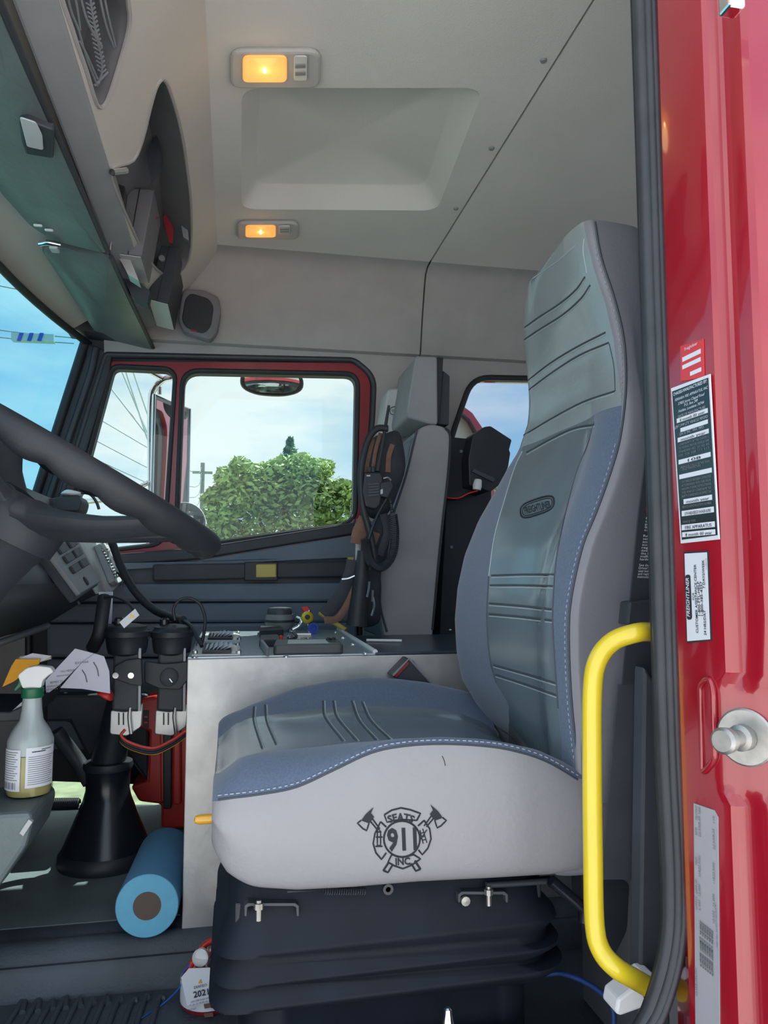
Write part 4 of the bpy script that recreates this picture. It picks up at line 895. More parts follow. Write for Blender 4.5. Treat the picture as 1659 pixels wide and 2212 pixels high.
blob('lower_pouch', [(776, 1190), (800, 1185), (826, 1240), (828, 1300), (822, 1350), (770, 1352), (756, 1300), (760, 1240)], GY + .02, .09, M['jacket'], bp_)
for pts, r in (([(806, 948), (798, 980), (790, 1020)], .006), ([(822, 935), (812, 970), (806, 1008)], .006), ([(848, 960), (840, 985), (838, 1020)], .008), ([(790, 1120), (776, 1150), (772, 1175)], .022), ([(796, 1190), (776, 1250), (735, 1330), (700, 1340)], .011), ([(812, 1150), (800, 1185), (790, 1230)], .014)):
    tube('strap', WL(pts, GY - .012), r, M['copper_cloth'], bp_, seg=8, flat=((0, 1, 0), .25))
for pts, r in (([(764, 1210), (758, 1240), (735, 1290), (700, 1330)], .022), ([(828, 1110), (836, 1150), (820, 1200)], .012)): tube('strap', WL(pts, GY - .004), r, M['jacket'], bp_, seg=8, flat=((0, 1, 0), .35))
tube('air_hose', WL([(838, 926), (815, 926), (797, 946), (783, 990), (779, 1040), (784, 1095), (796, 1140), (806, 1185), (812, 1230)], GY - .04), .010, M['rubber'], bp_, seg=10)
tube('bellows_hose', WL([(784, 1190), (782, 1230), (776, 1290), (770, 1352)], GY - .02), [.016, .020, .024, .030], M['rubber'], bp_, seg=12)
tube('reflective_strap', WL([(776, 1140), (774, 1175), (773, 1210)], GY + .03), .008, M['light_grey'], bp_, seg=6, flat=((0, 1, 0), .3))
for pts in ([(738, 1252), (752, 1250), (766, 1244)], [(798, 1256), (796, 1275), (793, 1290)], [(805, 1275), (804, 1300)], [(806, 1290), (808, 1310), (803, 1330)]): tube('buckle', WL(pts, GY - .04), .0035, M['steel'], bp_, seg=6)
prism('copper_flap', WL([(770, 1120), (790, 1118), (786, 1160), (772, 1165)], GY - .005), (0, .01, 0), M['copper_cloth'], bp_, bevel=.003)
hr_ = thing('handheld_radio', 'black handheld radio with antenna clipped to the harness', 'radio', W(805, 1100, Y=GY - .05))
prism('radio_body', rrect(WL([(788, 1020), (822, 1020), (828, 1030), (822, 1090), (812, 1100), (790, 1094), (783, 1060)], GY - .055), .006), (0, .04, 0), M['black'], hr_, bevel=.004)
for k in range(5): prism('grille_bar', WL([(796, 1045 + k * 6), (818, 1043 + k * 6), (818, 1046 + k * 6), (796, 1048 + k * 6)], GY - .058), (0, .004, 0), M['dark_grey'], hr_)
tube('antenna', WL([(815, 1018), (826, 960), (840, 876)], GY - .04), [.008, .006, .004], M['rubber'], hr_, seg=8)
for x in (798, 806): lathe('knob', [(.006, 0), (.006, .014), (0, .015)], W(x, 1020, Y=GY - .035), (0, 0, 1), M['charcoal'], hr_, 10)
prism('name_strip', WL([(792, 1026), (800, 1026), (800, 1029), (792, 1029)], GY - .0565), (0, .002, 0), M['light_grey'], hr_)
sm_ = thing('speaker_microphone', 'black speaker microphone clipped beside the handheld radio', 'microphone', W(840, 1075, Y=GY - .05))
prism('mic_body', rrect(WL([(822, 1042), (846, 1036), (852, 1050), (838, 1076), (822, 1072)], GY - .06), .005), (0, .03, 0), M['black'], sm_, bevel=.004)
prism('mic_window', WL([(822, 1058), (827, 1056), (827, 1066), (822, 1068)], GY - .063), (0, .004, 0), M['light_grey'], sm_); tube('mic_clip', WL([(828, 1034), (838, 1032), (845, 1038)], GY - .06), .003, M['steel'], sm_, seg=6)
path = catmull(WL([(842, 1078), (848, 1110), (853, 1150), (850, 1190), (838, 1216), (820, 1226), (803, 1216), (794, 1195), (788, 1165)], GY - .065), 60)
coil = []
for i, p in enumerate(path):
    tg = (path[min(i + 1, len(path) - 1)] - path[max(i - 1, 0)]).normalized(); n1 = tg.cross(FY).normalized(); n2 = tg.cross(n1)
    r = .010 if 60 < i else .002; a = i * 1.05; coil.append(p + n1 * r * math.cos(a) + n2 * r * math.sin(a))
tag(tube('coiled_cord', coil, .0035, M['black'], seg=6, sm=1), 'black coiled microphone cord hanging in a loop', 'cord')
tag(tube('radio_lead', WL([(835, 1078), (822, 1100), (808, 1130), (798, 1160), (785, 1195)], GY - .06), .004, M['black'], seg=8), 'thin black lead from radio to the coiled cord', 'cord')
# ------------------------------------------------------------------ dash, wheel and the left footwell
dp = [(-1.0, .20), (-.80, .215), (-.58, .235), (-.50, .215), (-.475, .18), (-.375, .005), (-.372, -.015), (-.385, -.035), (-.47, -.075), (-.60, -.16), (-1.0, -.22)]
dash = tag(loft('dashboard', [[V(x + .0, y, z) for x, z in dp] for y in (1.0, 1.6, 2.2, 2.6, 2.655)], M['dark_grey'], auto=40), 'dark grey dashboard below the windshield', 'dashboard')
fpn = (V(-.475, 0, .18), V(.18, 0, .10).normalized())
def DF(x, y, d=0): return W(x, y, pl=fpn) + fpn[1] * d
dn = fpn[1]
mp_ = prism('metal_panel', [DF(*q, .001) for q in [(132, 1172), (205, 1128), (262, 1258), (240, 1278), (206, 1284)]], dn * .003, M['aluminium'], dash)
for x, y in ((162, 1165), (168, 1188), (186, 1212), (165, 1305), (178, 1236), (154, 1167)): lathe('screw', [(.0045, 0), (.004, .003), (0, .003)], DF(x, y, .004), dn, M['charcoal'], dash, 8)
swp = prism('switch_cluster', [DF(*q, .004) for q in [(78, 1200), (142, 1164), (197, 1268), (150, 1296)]], dn * .022, M['mid_grey'], dash, bevel=.003)
prism('cluster_housing', [DF(*q, .0) for q in [(72, 1203), (142, 1163), (200, 1270), (151, 1304)]], dn * .016, M['charcoal'], dash, bevel=.003)
swp['label'] = 'grey rocker switch cluster'
def SW(u, v, d=.0265):
    a, b, c, e = [DF(*q, d) for q in [(78, 1200), (142, 1164), (197, 1268), (150, 1296)]]
    return (a * (1 - u) + b * u) * (1 - v) + (e * (1 - u) + c * u) * v
for v0 in (.04, .24, .46):
    for u0 in (.18, .55):
        prism('rocker_switch', [SW(u, v) for u, v in ((u0, v0), (u0 + .27, v0), (u0 + .27, v0 + .15), (u0, v0 + .15))], dn * .006, M['charcoal'], swp, bevel=.0015)
lathe('round_dial', [(.011, 0), (.011, .002), (.008, .004), (0, .004)], SW(.42, .84), dn, M['charcoal'], swp, 18)
lv = prism('vent_panel', rrect([DF(*q, .004) for q in [(200, 1182), (222, 1172), (262, 1240), (260, 1256), (240, 1268), (232, 1262)]], .006), dn * .018, M['light_grey'], dash, bevel=.004)
for k in range(10):
    x, y = 211 + k * 2.9, 1196 + k * 6.2
    prism('vent_slat', [DF(*q, .022) for q in [(x - 5, y + 2), (x + 6, y - 3), (x + 7, y - 1), (x - 4, y + 4)]], dn * .004, M['charcoal'], lv)
# keys and tag hanging at the dash edge
ky = thing('key_bunch', 'bunch of keys and rings hanging on a chain from the dash', 'keys', DF(215, 1285, .04))
tube('key_ring', [DF(200 + 14 * math.cos(a), 1192 + 15 * math.sin(a), .045) for a in [i * math.pi / 8 for i in range(16)]], .0015, M['steel'], ky, seg=6, closed=True, sm=2)
for k in range(5): tube('chain_link', [DF(194 + k * 2 + 3 * math.cos(a), 1158 + k * 7 + 5 * math.sin(a), .045) for a in [i * math.pi / 4 for i in range(8)]], .0014, M['steel'], ky, seg=5, closed=True, sm=2)
for pts in ([(202, 1208), (212, 1235), (220, 1256)], [(205, 1206), (210, 1225), (224, 1262)], [(214, 1230), (218, 1250), (216, 1272)], [(206, 1215), (204, 1240), (215, 1258)]): tube('key', [DF(*q, .047) for q in pts], .004, M['steel'], ky, seg=6, flat=(dn, .3))
tube('key_cord', [DF(*q, .05) for q in [(218, 1255), (230, 1272), (224, 1290)]], .003, M['charcoal'], ky, seg=6)
tg_ = tag(prism('hanging_tag', WL([(213, 1279), (244, 1278), (241, 1348), (225, 1347)], 2.0), (0, .0015, 0), M['paper']), 'white paper tag hanging below the dash keys', 'tag')
# conduit and small leads
tag(tube('wiring_conduit', [W(232, 1150, Y=2.35), W(245, 1180, Y=2.33), W(262, 1225, Y=2.3), W(290, 1275, Y=2.25), W(330, 1315, Y=2.2), W(372, 1333, Y=2.12), W(395, 1340, Y=2.05)], .0115, M['rubber'], seg=12), 'black corrugated conduit sweeping from dash to torches', 'conduit')
tag(tube('charger_lead', [W(378, 1340, Y=2.0), W(375, 1315, Y=2.0), W(388, 1296, Y=2.0), W(410, 1292, Y=2.0), W(432, 1305, Y=2.0), W(443, 1335, Y=2.0), W(440, 1370, Y=2.0), W(436, 1391, Y=2.0)], .004, M['black'], seg=8), 'thin black lead looping from torch to console panel', 'cable')
tag(tube('charger_lead', [W(395, 1340, Y=2.05), W(412, 1352, Y=2.0), W(425, 1375, Y=1.96), W(436, 1396, Y=1.93)], .005, M['black'], seg=8), 'short black lead running straight down onto the console panel', 'cable')
tag(tube('corrugated_hose', [W(226, 1290, Y=1.98), W(222, 1320, Y=1.96), W(214, 1370, Y=1.95), W(200, 1400, Y=1.98)], .016, M['rubber'], seg=12), 'thick black corrugated hose beside the torches', 'hose')
tag(tube('tag_cord', [W(226, 1290, Y=1.96), W(250, 1290, Y=1.93), W(276, 1302, Y=1.9), W(290, 1320, Y=1.88)], .0035, M['black'], seg=8), 'thin black cord holding the warning tag', 'cord')
# cap on the dash top, far side
cp_ = thing('cap_on_dash', 'dark cap with white top resting on the dash', 'cap', V(-.58, 2.25, .235))
prism('dark_base', rrect(WL([(82, 1080), (168, 1068), (176, 1082), (170, 1104), (80, 1104)], 2.2), .008), (0, .12, 0), M['charcoal'], cp_, bevel=.004)
blob('white_top', [(128, 1066), (140, 1056), (158, 1058), (176, 1064), (164, 1070)], 2.19, .06, M['white'], cp_)
tube('cap_cord', WL([(176, 1064), (195, 1068), (208, 1084), (214, 1100)], 2.2), .004, M['black'], cp_, seg=6)

# steering wheel
swc = W(186, 1022, Y=1.36); th = math.radians(30.0)
dd = V(math.cos(th), 0, -math.sin(th)); wn = V(math.sin(th), 0, math.cos(th)); R_ = .238
hub = swc - wn * .105 + dd * -.055
sw = thing('steering_wheel', 'large black steering wheel with finger grips on the rim', 'steering wheel', hub - wn * .1)
rim = []
for i in range(168):                       # smooth on top, finger grips moulded underneath
    a = 2 * math.pi * i / 168; rd = dd * math.cos(a) + FY * math.sin(a); c = swc + rd * R_; ring = []
    for j in range(18):
        b = 2 * math.pi * j / 18; u = rd * math.cos(b) + wn * math.sin(b)
        g = max(0, -math.sin(b) * .8 - math.cos(b) * .5); r = .0205 + .0125 * g * (.25 + .75 * abs(math.sin(a * 10)))
        ring.append(c + u * r)
    rim.append(ring)
rim.append(rim[0])
loft('rim', rim, M['rubber'], sw, cap=False, auto=None)
lathe('hub', [(.082, -.05), (.085, -.01), (.072, .012), (.05, .022), (0, .024)], hub, wn, M['charcoal'], sw, 32)
for a in (math.radians(-38), math.radians(38), math.radians(142), math.radians(-142)):
    e = swc + dd * (R_ * math.cos(a)) + FY * (R_ * math.sin(a)); s0 = hub + (dd * math.cos(a) + FY * math.sin(a)) * .05
    m_ = s0 * .45 + e * .55 - wn * .010
    tube('spoke', [s0, s0 * .75 + m_ * .25 - wn * .004, m_, e], [.066, .052, .034, .028], M['charcoal'], sw, seg=14, flat=(wn, .46))
# column and shroud under the hub
lathe('steering_column', [(.078, 0), (.065, -.03), (.055, -.08), (.05, -.17)], hub - wn * .045, wn, M['charcoal'], sw, 28)['label'] = 'dark column shroud under the hub'
# lower shelf, knee panel and engine cover at the far left
struct(prism('trim_8', [V(-1.0, 1.73, -.30), V(-.42, 1.73, -.30), V(-.39, 1.73, -.25), V(-.40, 1.73, -.255), V(-.45, 1.73, -.28), V(-1.0, 1.73, -.26)], (0, .25, 0), M['charcoal'], bevel=.004), 'dark tray under the dashboard', 'trim')
tag(tube('tray_rail', [W(-30, 1400, Y=1.75), W(30, 1378, Y=1.78), W(104, 1351, Y=1.85)], .008, M['dark_grey'], seg=8), 'dark rail along the lower dash edge', 'rail')
prof_ = [V(-.98, 0, -.41), V(-.352, 0, -.41), V(-.345, 0, -.425), V(-.355, 0, -.47), V(-.40, 0, -.54), V(-.52, 0, -.60), V(-.60, 0, ZF + .002), V(-.98, 0, ZF + .002)]
zcov = W(62, 1716, Y=1.62).z
cov = tag(prism('engine_cover', [p + V(0, 1.50, zcov + .41 - (0 if p.z > ZF + .01 else zcov + .41)) for p in prof_], (0, .19, 0), M['floor_vinyl_lit'], bevel=.02), 'dark moulded engine cover under the spray bottle', 'cover')
prism('cover_tab', WL([(42, 1800), (62, 1770), (70, 1776), (50, 1806)], 1.495), (0, .01, 0), M['light_grey'], cov)
# spray bottle
KB = .885
b0 = V(W(62, 1716, Y=1.62).x, 1.62, zcov + .0005); q = 1.62 / 1650 * 1.03
sb = thing('spray_bottle', 'white trigger spray bottle with green collar and yellow liquid', 'bottle', b0)
lathe('liquid', [(r, h * KB) for r, h in ((.038, .004), (.0405, .012), (.0405, .088), (0, .088))], b0, (0, 0, 1), M['liquid'], sb, 28)
lathe('bottle_body', [(r, h * KB) for r, h in ((.036, 0), (.0425, .006), (.0425, .118), (.036, .136), (.022, .160), (.019, .185), (.017, .215))], b0, (0, 0, 1), M['clear_plastic'], sb, 32)
lathe('bottle_upper', [(r, h * KB) for r, h in ((.0418, .090), (.0418, .118), (.0355, .136), (.0215, .160), (.0185, .185), (.0165, .214))], b0, (0, 0, 1), M['bottle'], sb, 32)
lathe('collar', [(r, h * KB) for r, h in ((.0195, .208), (.0205, .210), (.0205, .228), (.018, .230))], b0, (0, 0, 1), M['green_plastic'], sb, 24)
hd_ = prism('trigger_head', rrect([b0 + V(x, -.012, z * KB) for x, z in ((-.016, .229), (.018, .229), (.020, .245), (.032, .258), (.040, .262), (.034, .274), (.008, .278), (-.010, .274), (-.026, .258))], .005), (0, .024, 0), M['white'], sb, bevel=.004)
prism('trigger', [b0 + V(x, -.006, z * KB) for x, z in ((-.024, .258), (-.014, .250), (-.018, .235), (-.030, .222), (-.034, .226), (-.026, .240))], (0, .012, 0), M['green_plastic'], hd_, bevel=.002)
def wrap(name, a0, a1, z0, z1, r, m):
    o = []
    v = []; f = []; n = 10
    for i in range(n + 1):
        a = a0 + (a1 - a0) * i / n
        for z in (z0, z1): v.append(b0 + V(r * math.sin(a), -r * math.cos(a), z * KB))
    f = [(2 * i, 2 * i + 2, 2 * i + 3, 2 * i + 1) for i in range(n)]
    return mk(name, v, f, m, sb, True)
wrap('label', -1.35, -.16, .018, .104, .0430, M['label_white']); wrap('label', .06, 1.45, .024, .108, .0430, M['label_white'])
for k in range(13): wrap('print_line', -1.25, -.28 - .08 * (k % 3), .098 - k * .0048, .0995 - k * .0048, .0433, M['ink_grey'])
for k in range(14): wrap('print_line', .16, 1.35 - .06 * (k % 4), .088 - k * .0044, .0893 - k * .0044, .0433, M['ink_grey'])
for k in range(12): wrap('barcode_bar', -1.15 + k * .07, -1.15 + k * .07 + (.02 if k % 3 else .04), .022, .036, .0433, M['ink'])
wrap('print_mark', .3, .9, .098, .100, .0434, M['ink']); wrap('print_mark', .7, 1.2, .102, .1035, .0434, M['ink'])
# papers tucked in the tray
def sheet(name, label, cat, rows, m, thick=.0008):
    n = len(rows[0]); v = [p for r in rows for p in r]; v += [p + V(0, thick, 0) for p in v]; k = len(rows) * n; f = []
    for i in range(len(rows) - 1):
        for j in range(n - 1):
            a, b, c, d = i * n + j, i * n + j + 1, (i + 1) * n + j + 1, (i + 1) * n + j; f += [(a, b, c, d), (k + d, k + c, k + b, k + a)]
    return tag(mk(name, v, f, m, None, True, fixn=False), label, cat)
pp = sheet('folded_paper', 'folded white printed sheet lying beside the spray bottle', 'paper', [
    WL([(4, 1545), (40, 1510), (104, 1486)], 1.78), WL([(60, 1500), (100, 1474), (150, 1440)], 1.79), WL([(100, 1496), (130, 1486), (175, 1478)], 1.76), WL([(165, 1404), (200, 1412), (238, 1500)], 1.80)][:1] + [WL([(104, 1470), (118, 1498), (128, 1490)], 1.75)], M['paper'])
bpy.data.objects.remove(pp)
pa = thing('printed_sheet', 'white printed sheet folded over beside the spray bottle', 'paper', W(150, 1500, Y=1.80))
s1_ = prism('paper_fold', WL([(162, 1401), (205, 1412), (178, 1430), (128, 1480), (100, 1500), (98, 1470)], 1.80), (0, .001, 0), M['paper'], pa)
s2_ = prism('paper_fold', WL([(205, 1412), (225, 1418), (236, 1450), (238, 1498), (178, 1488), (130, 1486), (178, 1430)], 1.795), (0, .001, 0), M['paper'], pa)
for cx, cy, t, w in ((177, 1431, 'BLASI WINE', 26), (146, 1449, 'VALL MEDIUM', 28), (142, 1458, 'instruction sheet for use', 36), (122, 1473, 'BEMED 72', 24), (116, 1481, 'attached form', 28), (110, 1488, 'read before', 26)):
    text(t, W(cx, cy, Y=1.7935 if cx > 160 else 1.7985), V(1, -.1, .0 + .1), V(-.1, 0, 1), .0045, M['ink_grey'], pa, width=w / 1650 * 1.8)
for pts in ([(202, 1430), (210, 1445), (213, 1461)], [(177, 1447), (184, 1458), (188, 1474)]): tube('print_line', WL(pts, 1.794), .0012, M['ink_grey'], pa, seg=4)
tag(prism('lower_sheet', WL([(3, 1556), (60, 1505), (92, 1502), (48, 1548)], 1.74), (0, .001, 0), M['paper']), 'pale printed sheet poking out left of the spray bottle', 'paper')
oe = thing('orange_envelope', 'bright orange envelope stack at the left edge', 'envelope', W(40, 1480, Y=1.72))
prism('envelope', WL([(5, 1484), (24, 1440), (34, 1424), (86, 1424), (84, 1434), (60, 1450), (30, 1472)], 1.72), (0, .006, 0), M['paper_orange'], oe)
for k, (mname, o_) in enumerate((('paper', 0), ('yellow_dull', 3), ('light_grey', 6))): prism('slip', WL([(36 + o_, 1424 - o_), (70 + o_, 1411 + o_ / 3), (112, 1417 + o_), (88, 1430), (50, 1432)], 1.728 + k * .004), (0, .002, 0), M[mname], oe)
# red shoulder of a bag behind the sheet
tag(blob('red_bag', [(205, 1497), (236, 1497), (240, 1516), (225, 1512)], 1.86, .05, M['red_plastic'], None), 'sliver of red fabric below the printed sheet', 'bag')
# torches in their chargers
def torch(label, cx, dx, Y, plate_pts, tag_on):
    t = thing('torch', label, 'torch', W(cx, 1590, Y=Y), 'torches standing in vehicle chargers')
    s = Y / 1650 * 1.03; c = W(cx, 1385, Y=Y + .03)
    lathe('torch_head', [(.028, -.035), (.044, -.028), (.047, -.015), (.050, .008), (.053, .012), (.053, .024), (.046, .030), (.044, .036), (.024, .042), (0, .044)], c, (0, 0, 1), M['black'], t, 28)
    lathe('tail_switch', [(.012, 0), (.012, .014), (.008, .018), (0, .018)], c + V(-.02, 0, .040), (0, 0, 1), M['black_gloss'], t, 14); prism('latch', [c + V(.012, -.01, .034), c + V(.05, -.01, .030), c + V(.052, -.01, .004), c + V(.040, -.01, .004)], (0, .02, 0), M['charcoal'], t, bevel=.003)
    prism('torch_body', WL([(cx - 30, 1396), (cx + 28, 1396), (cx + 26, 1538), (cx - 34, 1536)], Y), (0, .05, 0), M['charcoal'], t, bevel=.006)
    tube('edge_rail', WL([(cx + 27, 1400), (cx + 26, 1536)], Y - .002), .0035, M['light_grey'], t, seg=6)
    pb = prism('clamp_plate', rrect(WL(plate_pts, Y - .012), .006), (0, .012, 0), M['black'], t, bevel=.002)
    ft = prism('charger_foot', rrect(WL([(cx - 36, 1534), (cx - 4, 1538), (cx + 34, 1520), (cx + 30, 1570), (cx, 1590), (cx - 38, 1586)], Y + .012), .006), (0, .02, 0), M['aluminium'], t, bevel=.002)
    for d in (-20, -10, 2): prism('contact_slot', WL([(cx + d, 1540), (cx + d + 3, 1540), (cx + d + 3, 1566), (cx + d, 1566)], Y + .010), (0, .004, 0), M['charcoal'], ft)
    tube('contact_lead', WL([(cx + 6, 1528), (cx + 4, 1550), (cx + 8, 1585)], Y), .004, M['steel'], t, seg=6)
    return t, pb
t1, pb1 = torch('left black torch in a charger with two silver screws and warning tag', 275, 0, 1.92, [(246, 1440), (272, 1426), (305, 1422), (308, 1482), (284, 1480), (246, 1466)], True)
for x in (250, 283): lathe('screw', [(.0075, 0), (.007, .003), (.003, .003), (.003, .001), (0, .001)], W(x, 1459, Y=1.907), (0, -1, 0), M['steel'], pb1, 14)
prism('warning_tag', WL([(258, 1344), (292, 1315), (301, 1329), (268, 1357)], 1.86), (0, .001, 0), M['label_white'], t1)
prism('warning_triangle', WL([(279, 1336), (283, 1325), (290, 1333)], 1.8585), (0, .001, 0), M['yellow'], t1)
t2, pb2 = torch('right black torch in a charger against the console end', 372, 0, 1.98, [(312, 1428), (350, 1434), (385, 1432), (405, 1428), (405, 1470), (388, 1490), (345, 1488), (312, 1474)], False)
lathe('pivot_disc', [(.022, 0), (.022, .004), (.018, .006), (0, .006)], W(365, 1463, Y=1.967), (0, -1, 0), M['charcoal'], pb2, 22); tube('pivot_screw', WL([(366, 1466), (372, 1474)], 1.958), .0025, M['steel'], pb2, seg=6)
for i_, (m_, o_) in enumerate((('red_plastic', 0), ('black', 5), ('black', 10), ('amber_knob', 12))):
    nm = ('red', 'black upper', 'black lower', 'amber')[i_]
    tag(tube('charger_wire', WL([(270, 1576 + o_), (262, 1590 + o_), (285, 1606 + o_), (330, 1616 + o_), (370, 1600 + o_), (402, 1578 + o_)], 1.93 + i_ * .008), .0035, M[m_], seg=6), nm + ' wire sagging under the two torch chargers', 'wire')
# tall black boot with its post
bo_ = W(228, 1862, Z=ZF)
bt_ = thing('pedestal_boot', 'black conical pedestal boot standing on the floor', 'boot', bo_)
lathe('base_ring', [(.118, 0), (.122, .01), (.120, .03), (.112, .04)], bo_, (0, 0, 1), M['black'], bt_, 36)
lathe('cone', [(.112, .04), (.108, .05), (.062, .165), (.056, .19), (.058, .235), (.060, .245)], bo_, (0, 0, 1), M['black_gloss'], bt_, 36)
lathe('collar', [(.062, .243), (.064, .25), (.062, .262), (.04, .264)], bo_, (0, 0, 1), M['black'], bt_, 30)
tube('post', [bo_ + V(0, 0, .26), bo_ + V(.02, -.02, .36), bo_ + V(.035, -.05, .44)], [.045, .040, .034], M['black'], bt_, seg=14)
# dark pedals and levers behind
pd = thing('pedal_linkage', 'dark pedal levers and spring in the footwell', 'pedals', W(170, 1760, Z=ZF))
tube('lever', [W(185, 1650, Y=2.3), W(198, 1720, Y=2.32), W(200, 1760, Y=2.34)], .012, M['black'], pd, seg=8); tube('lever', [W(120, 1580, Y=2.2), W(165, 1640, Y=2.22), W(195, 1690, Y=2.2)], .02, M['charcoal'], pd, seg=8)
hs = [W(104 + i * .55, 1735 + 8 * math.sin(i * .9), Y=2.25) + V(0, .012 * math.cos(i * .9), 0) for i in range(120)]
tube('coil_spring', hs, .005, M['black'], pd, seg=6, sm=1)
struct(prism('trim_9', WL([(95, 1500), (320, 1500), (325, 1700), (250, 1600), (190, 1640), (150, 1560), (95, 1560)], 2.45), (0, .06, 0), M['charcoal'], bevel=.01), 'dark moulded footwell panel behind the torches', 'trim')
# red case with black strap
rc = thing('red_case', 'red plastic case with black strap standing on the floor', 'case', W(360, 1770, Y=2.44))
zb_ = ZF + .001
def rcz(x, y): p = W(x, y, Y=2.42); return V(p.x, p.y, max(p.z, zb_))
prism('case_body', [rcz(*q) for q in [(302, 1512), (345, 1504), (406, 1500), (412, 1790), (348, 1790), (348, 1738), (300, 1732), (282, 1700), (318, 1688), (322, 1580), (300, 1572)]], (0, .14, 0), M['red_plastic'], rc, bevel=.008)
prism('case_rib', [rcz(*q) for q in [(345, 1530), (358, 1530), (358, 1730), (348, 1730)]], (0, -.014, 0), M['red_plastic'], rc, bevel=.004); prism('case_rib', [rcz(*q) for q in [(374, 1530), (392, 1530), (392, 1735), (374, 1735)]], (0, -.02, 0), M['red_plastic'], rc, bevel=.006)
prism('black_strap', [rcz(*q) for q in [(354, 1520), (373, 1520), (371, 1742), (354, 1742)]], (0, -.024, 0), M['black'], rc, bevel=.003); prism('gauge_window', [rcz(*q) for q in [(309, 1534), (322, 1534), (322, 1572), (309, 1572)]], (0, -.003, 0), M['black'], rc)
for y in (1546, 1558): prism('gauge_light', [rcz(*k) for k in [(312, y), (319, y), (319, y + 4), (312, y + 4)]], (0, -.004, 0), M['red_plastic'], rc)
# blue paper roll
p0 = V(W(325, 1966, Y=1.735).x - .007, 1.735, ZF + .066); ax = V(.012, .30, 0).normalized()
br = thing('paper_towel_roll', 'blue paper towel roll lying on the floor mat', 'paper roll', p0 - V(0, 0, .065))
lathe('roll_paper', [(.0645, .0), (.065, .003), (.065, .30), (.0645, .303)], p0, ax, M['blue_roll'], br, 40)
lathe('roll_end', [(.029, -.0008), (.063, -.0015), (.0645, .0005)], p0, ax, M['blue_roll_end'], br, 40); lathe('roll_end', [(.029, .3035), (.0645, .303)], p0, ax, M['blue_roll_end'], br, 40)
lathe('card_core', [(.029, -.001), (.0285, .001), (.0285, .302)], p0, ax, M['cardboard'], br, 32)
# fire extinguisher by the seat base
ex0 = V(W(452, 2150, Y=1.635).x, 1.635, ZL + .001)
ex = thing('fire_extinguisher', 'small fire extinguisher with white label beside the seat base', 'extinguisher', ex0)
zt_ = W(452, 2095, Y=1.61).z - ex0.z
lathe('cylinder', [(.052, 0), (.056, .006), (.056, zt_ * .72), (.049, zt_ * .86), (.022, zt_ * .97), (.018, zt_)], ex0, (0, 0, 1), M['red_dark'], ex, 32)
lathe('label_wrap', [(.0565, .01), (.0567, .012), (.0567, zt_ * .70), (.0565, zt_ * .72)], ex0, (0, 0, 1), M['label_white'], ex, 32)
lathe('valve', [(.016, zt_), (.018, zt_ + .012), (.012, zt_ + .03), (.012, zt_ + .04)], ex0, (0, 0, 1), M['steel'], ex, 18)
tube('pull_lever', [ex0 + V(-.03, -.02, zt_ + .0), ex0 + V(-.012, -.01, zt_ + .04), ex0 + V(.03, 0, zt_ + .048), ex0 + V(.05, .0, zt_ + .04)], .006, M['red_plastic'], ex, seg=8)
tube('carry_handle', [ex0 + V(-.045, -.02, zt_ - .03), ex0 + V(-.03, -.02, zt_ + .018), ex0 + V(.02, -.01, zt_ + .022), ex0 + V(.05, 0, zt_ + .016)], .006, M['red_plastic'], ex, seg=8)
lathe('gauge', [(.016, 0), (.016, .01), (.012, .012), (0, .012)], W(436, 2066, Y=1.59), V(-.3, -1, .2), M['clear_lens'], ex, 20)
it = prism('inspection_tag', WL([(391, 2112), (408, 2092), (466, 2090), (490, 2152), (404, 2172)], 1.565), (0, .001, 0), M['label_white'], ex, 0)
it['label'] = 'white inspection tag dated 2021'
tr, tu = V(1, 0, .13), V(-.13, 0, 1)
text('2021', W(434, 2145, Y=1.562), tr, tu, .011, M['ink'], ex, width=.028, bold=.02)
text('JAN FEB MAR APR MAY JUN', W(444, 2157, Y=1.562), tr, tu, .003, M['ink'], ex, width=.055); text('1 2 3 4 5 6 7 8 9', W(440, 2164, Y=1.562), tr, tu, .003, M['ink_grey'], ex, width=.05)
prism('flame_mark', WL([(428, 2124), (433, 2115), (437, 2124)], 1.563), (0, .0005, 0), M['amber_knob'], ex); text('DIAFEO', W(433, 2130, Y=1.562), tr, tu, .005, M['ink'], ex, width=.024)
for y, x in ((2180, 410), (2192, 408), (2202, 412)): text('remove pin and', W(x, y, Y=1.572), V(1, 0, .1), V(-.1, 0, 1), .004, M['ink'], ex, width=.022)
prism('picture_mark', WL([(440, 2170), (456, 2168), (458, 2176), (442, 2179)], 1.574), (0, .001, 0), M['copper_cloth'], ex); prism('picture_mark', WL([(440, 2190), (460, 2187), (461, 2196), (442, 2198)], 1.574), (0, .001, 0), M['copper_cloth'], ex)
tube('picture_mark', WL([(468, 2168), (464, 2176), (470, 2184)], 1.574), .0022, M['ink'], ex, seg=5); tube('picture_mark', WL([(466, 2174), (456, 2176)], 1.574), .0016, M['ink'], ex, seg=5)
prism('side_strip', WL([(484, 2150), (498, 2150), (500, 2240), (484, 2240)], 1.582), (0, .002, 0), M['copper_cloth'], ex)
tag(tube('blue_string', [W(412, 2082, Y=1.61), W(396, 2100, Y=1.61), W(390, 2130, Y=1.62), W(350, 2170, Z=ZL + .004), W(298, 2204, Z=ZL + .003)], .0014, M['blue_cord'], seg=6), 'thin blue string trailing from the extinguisher', 'string')
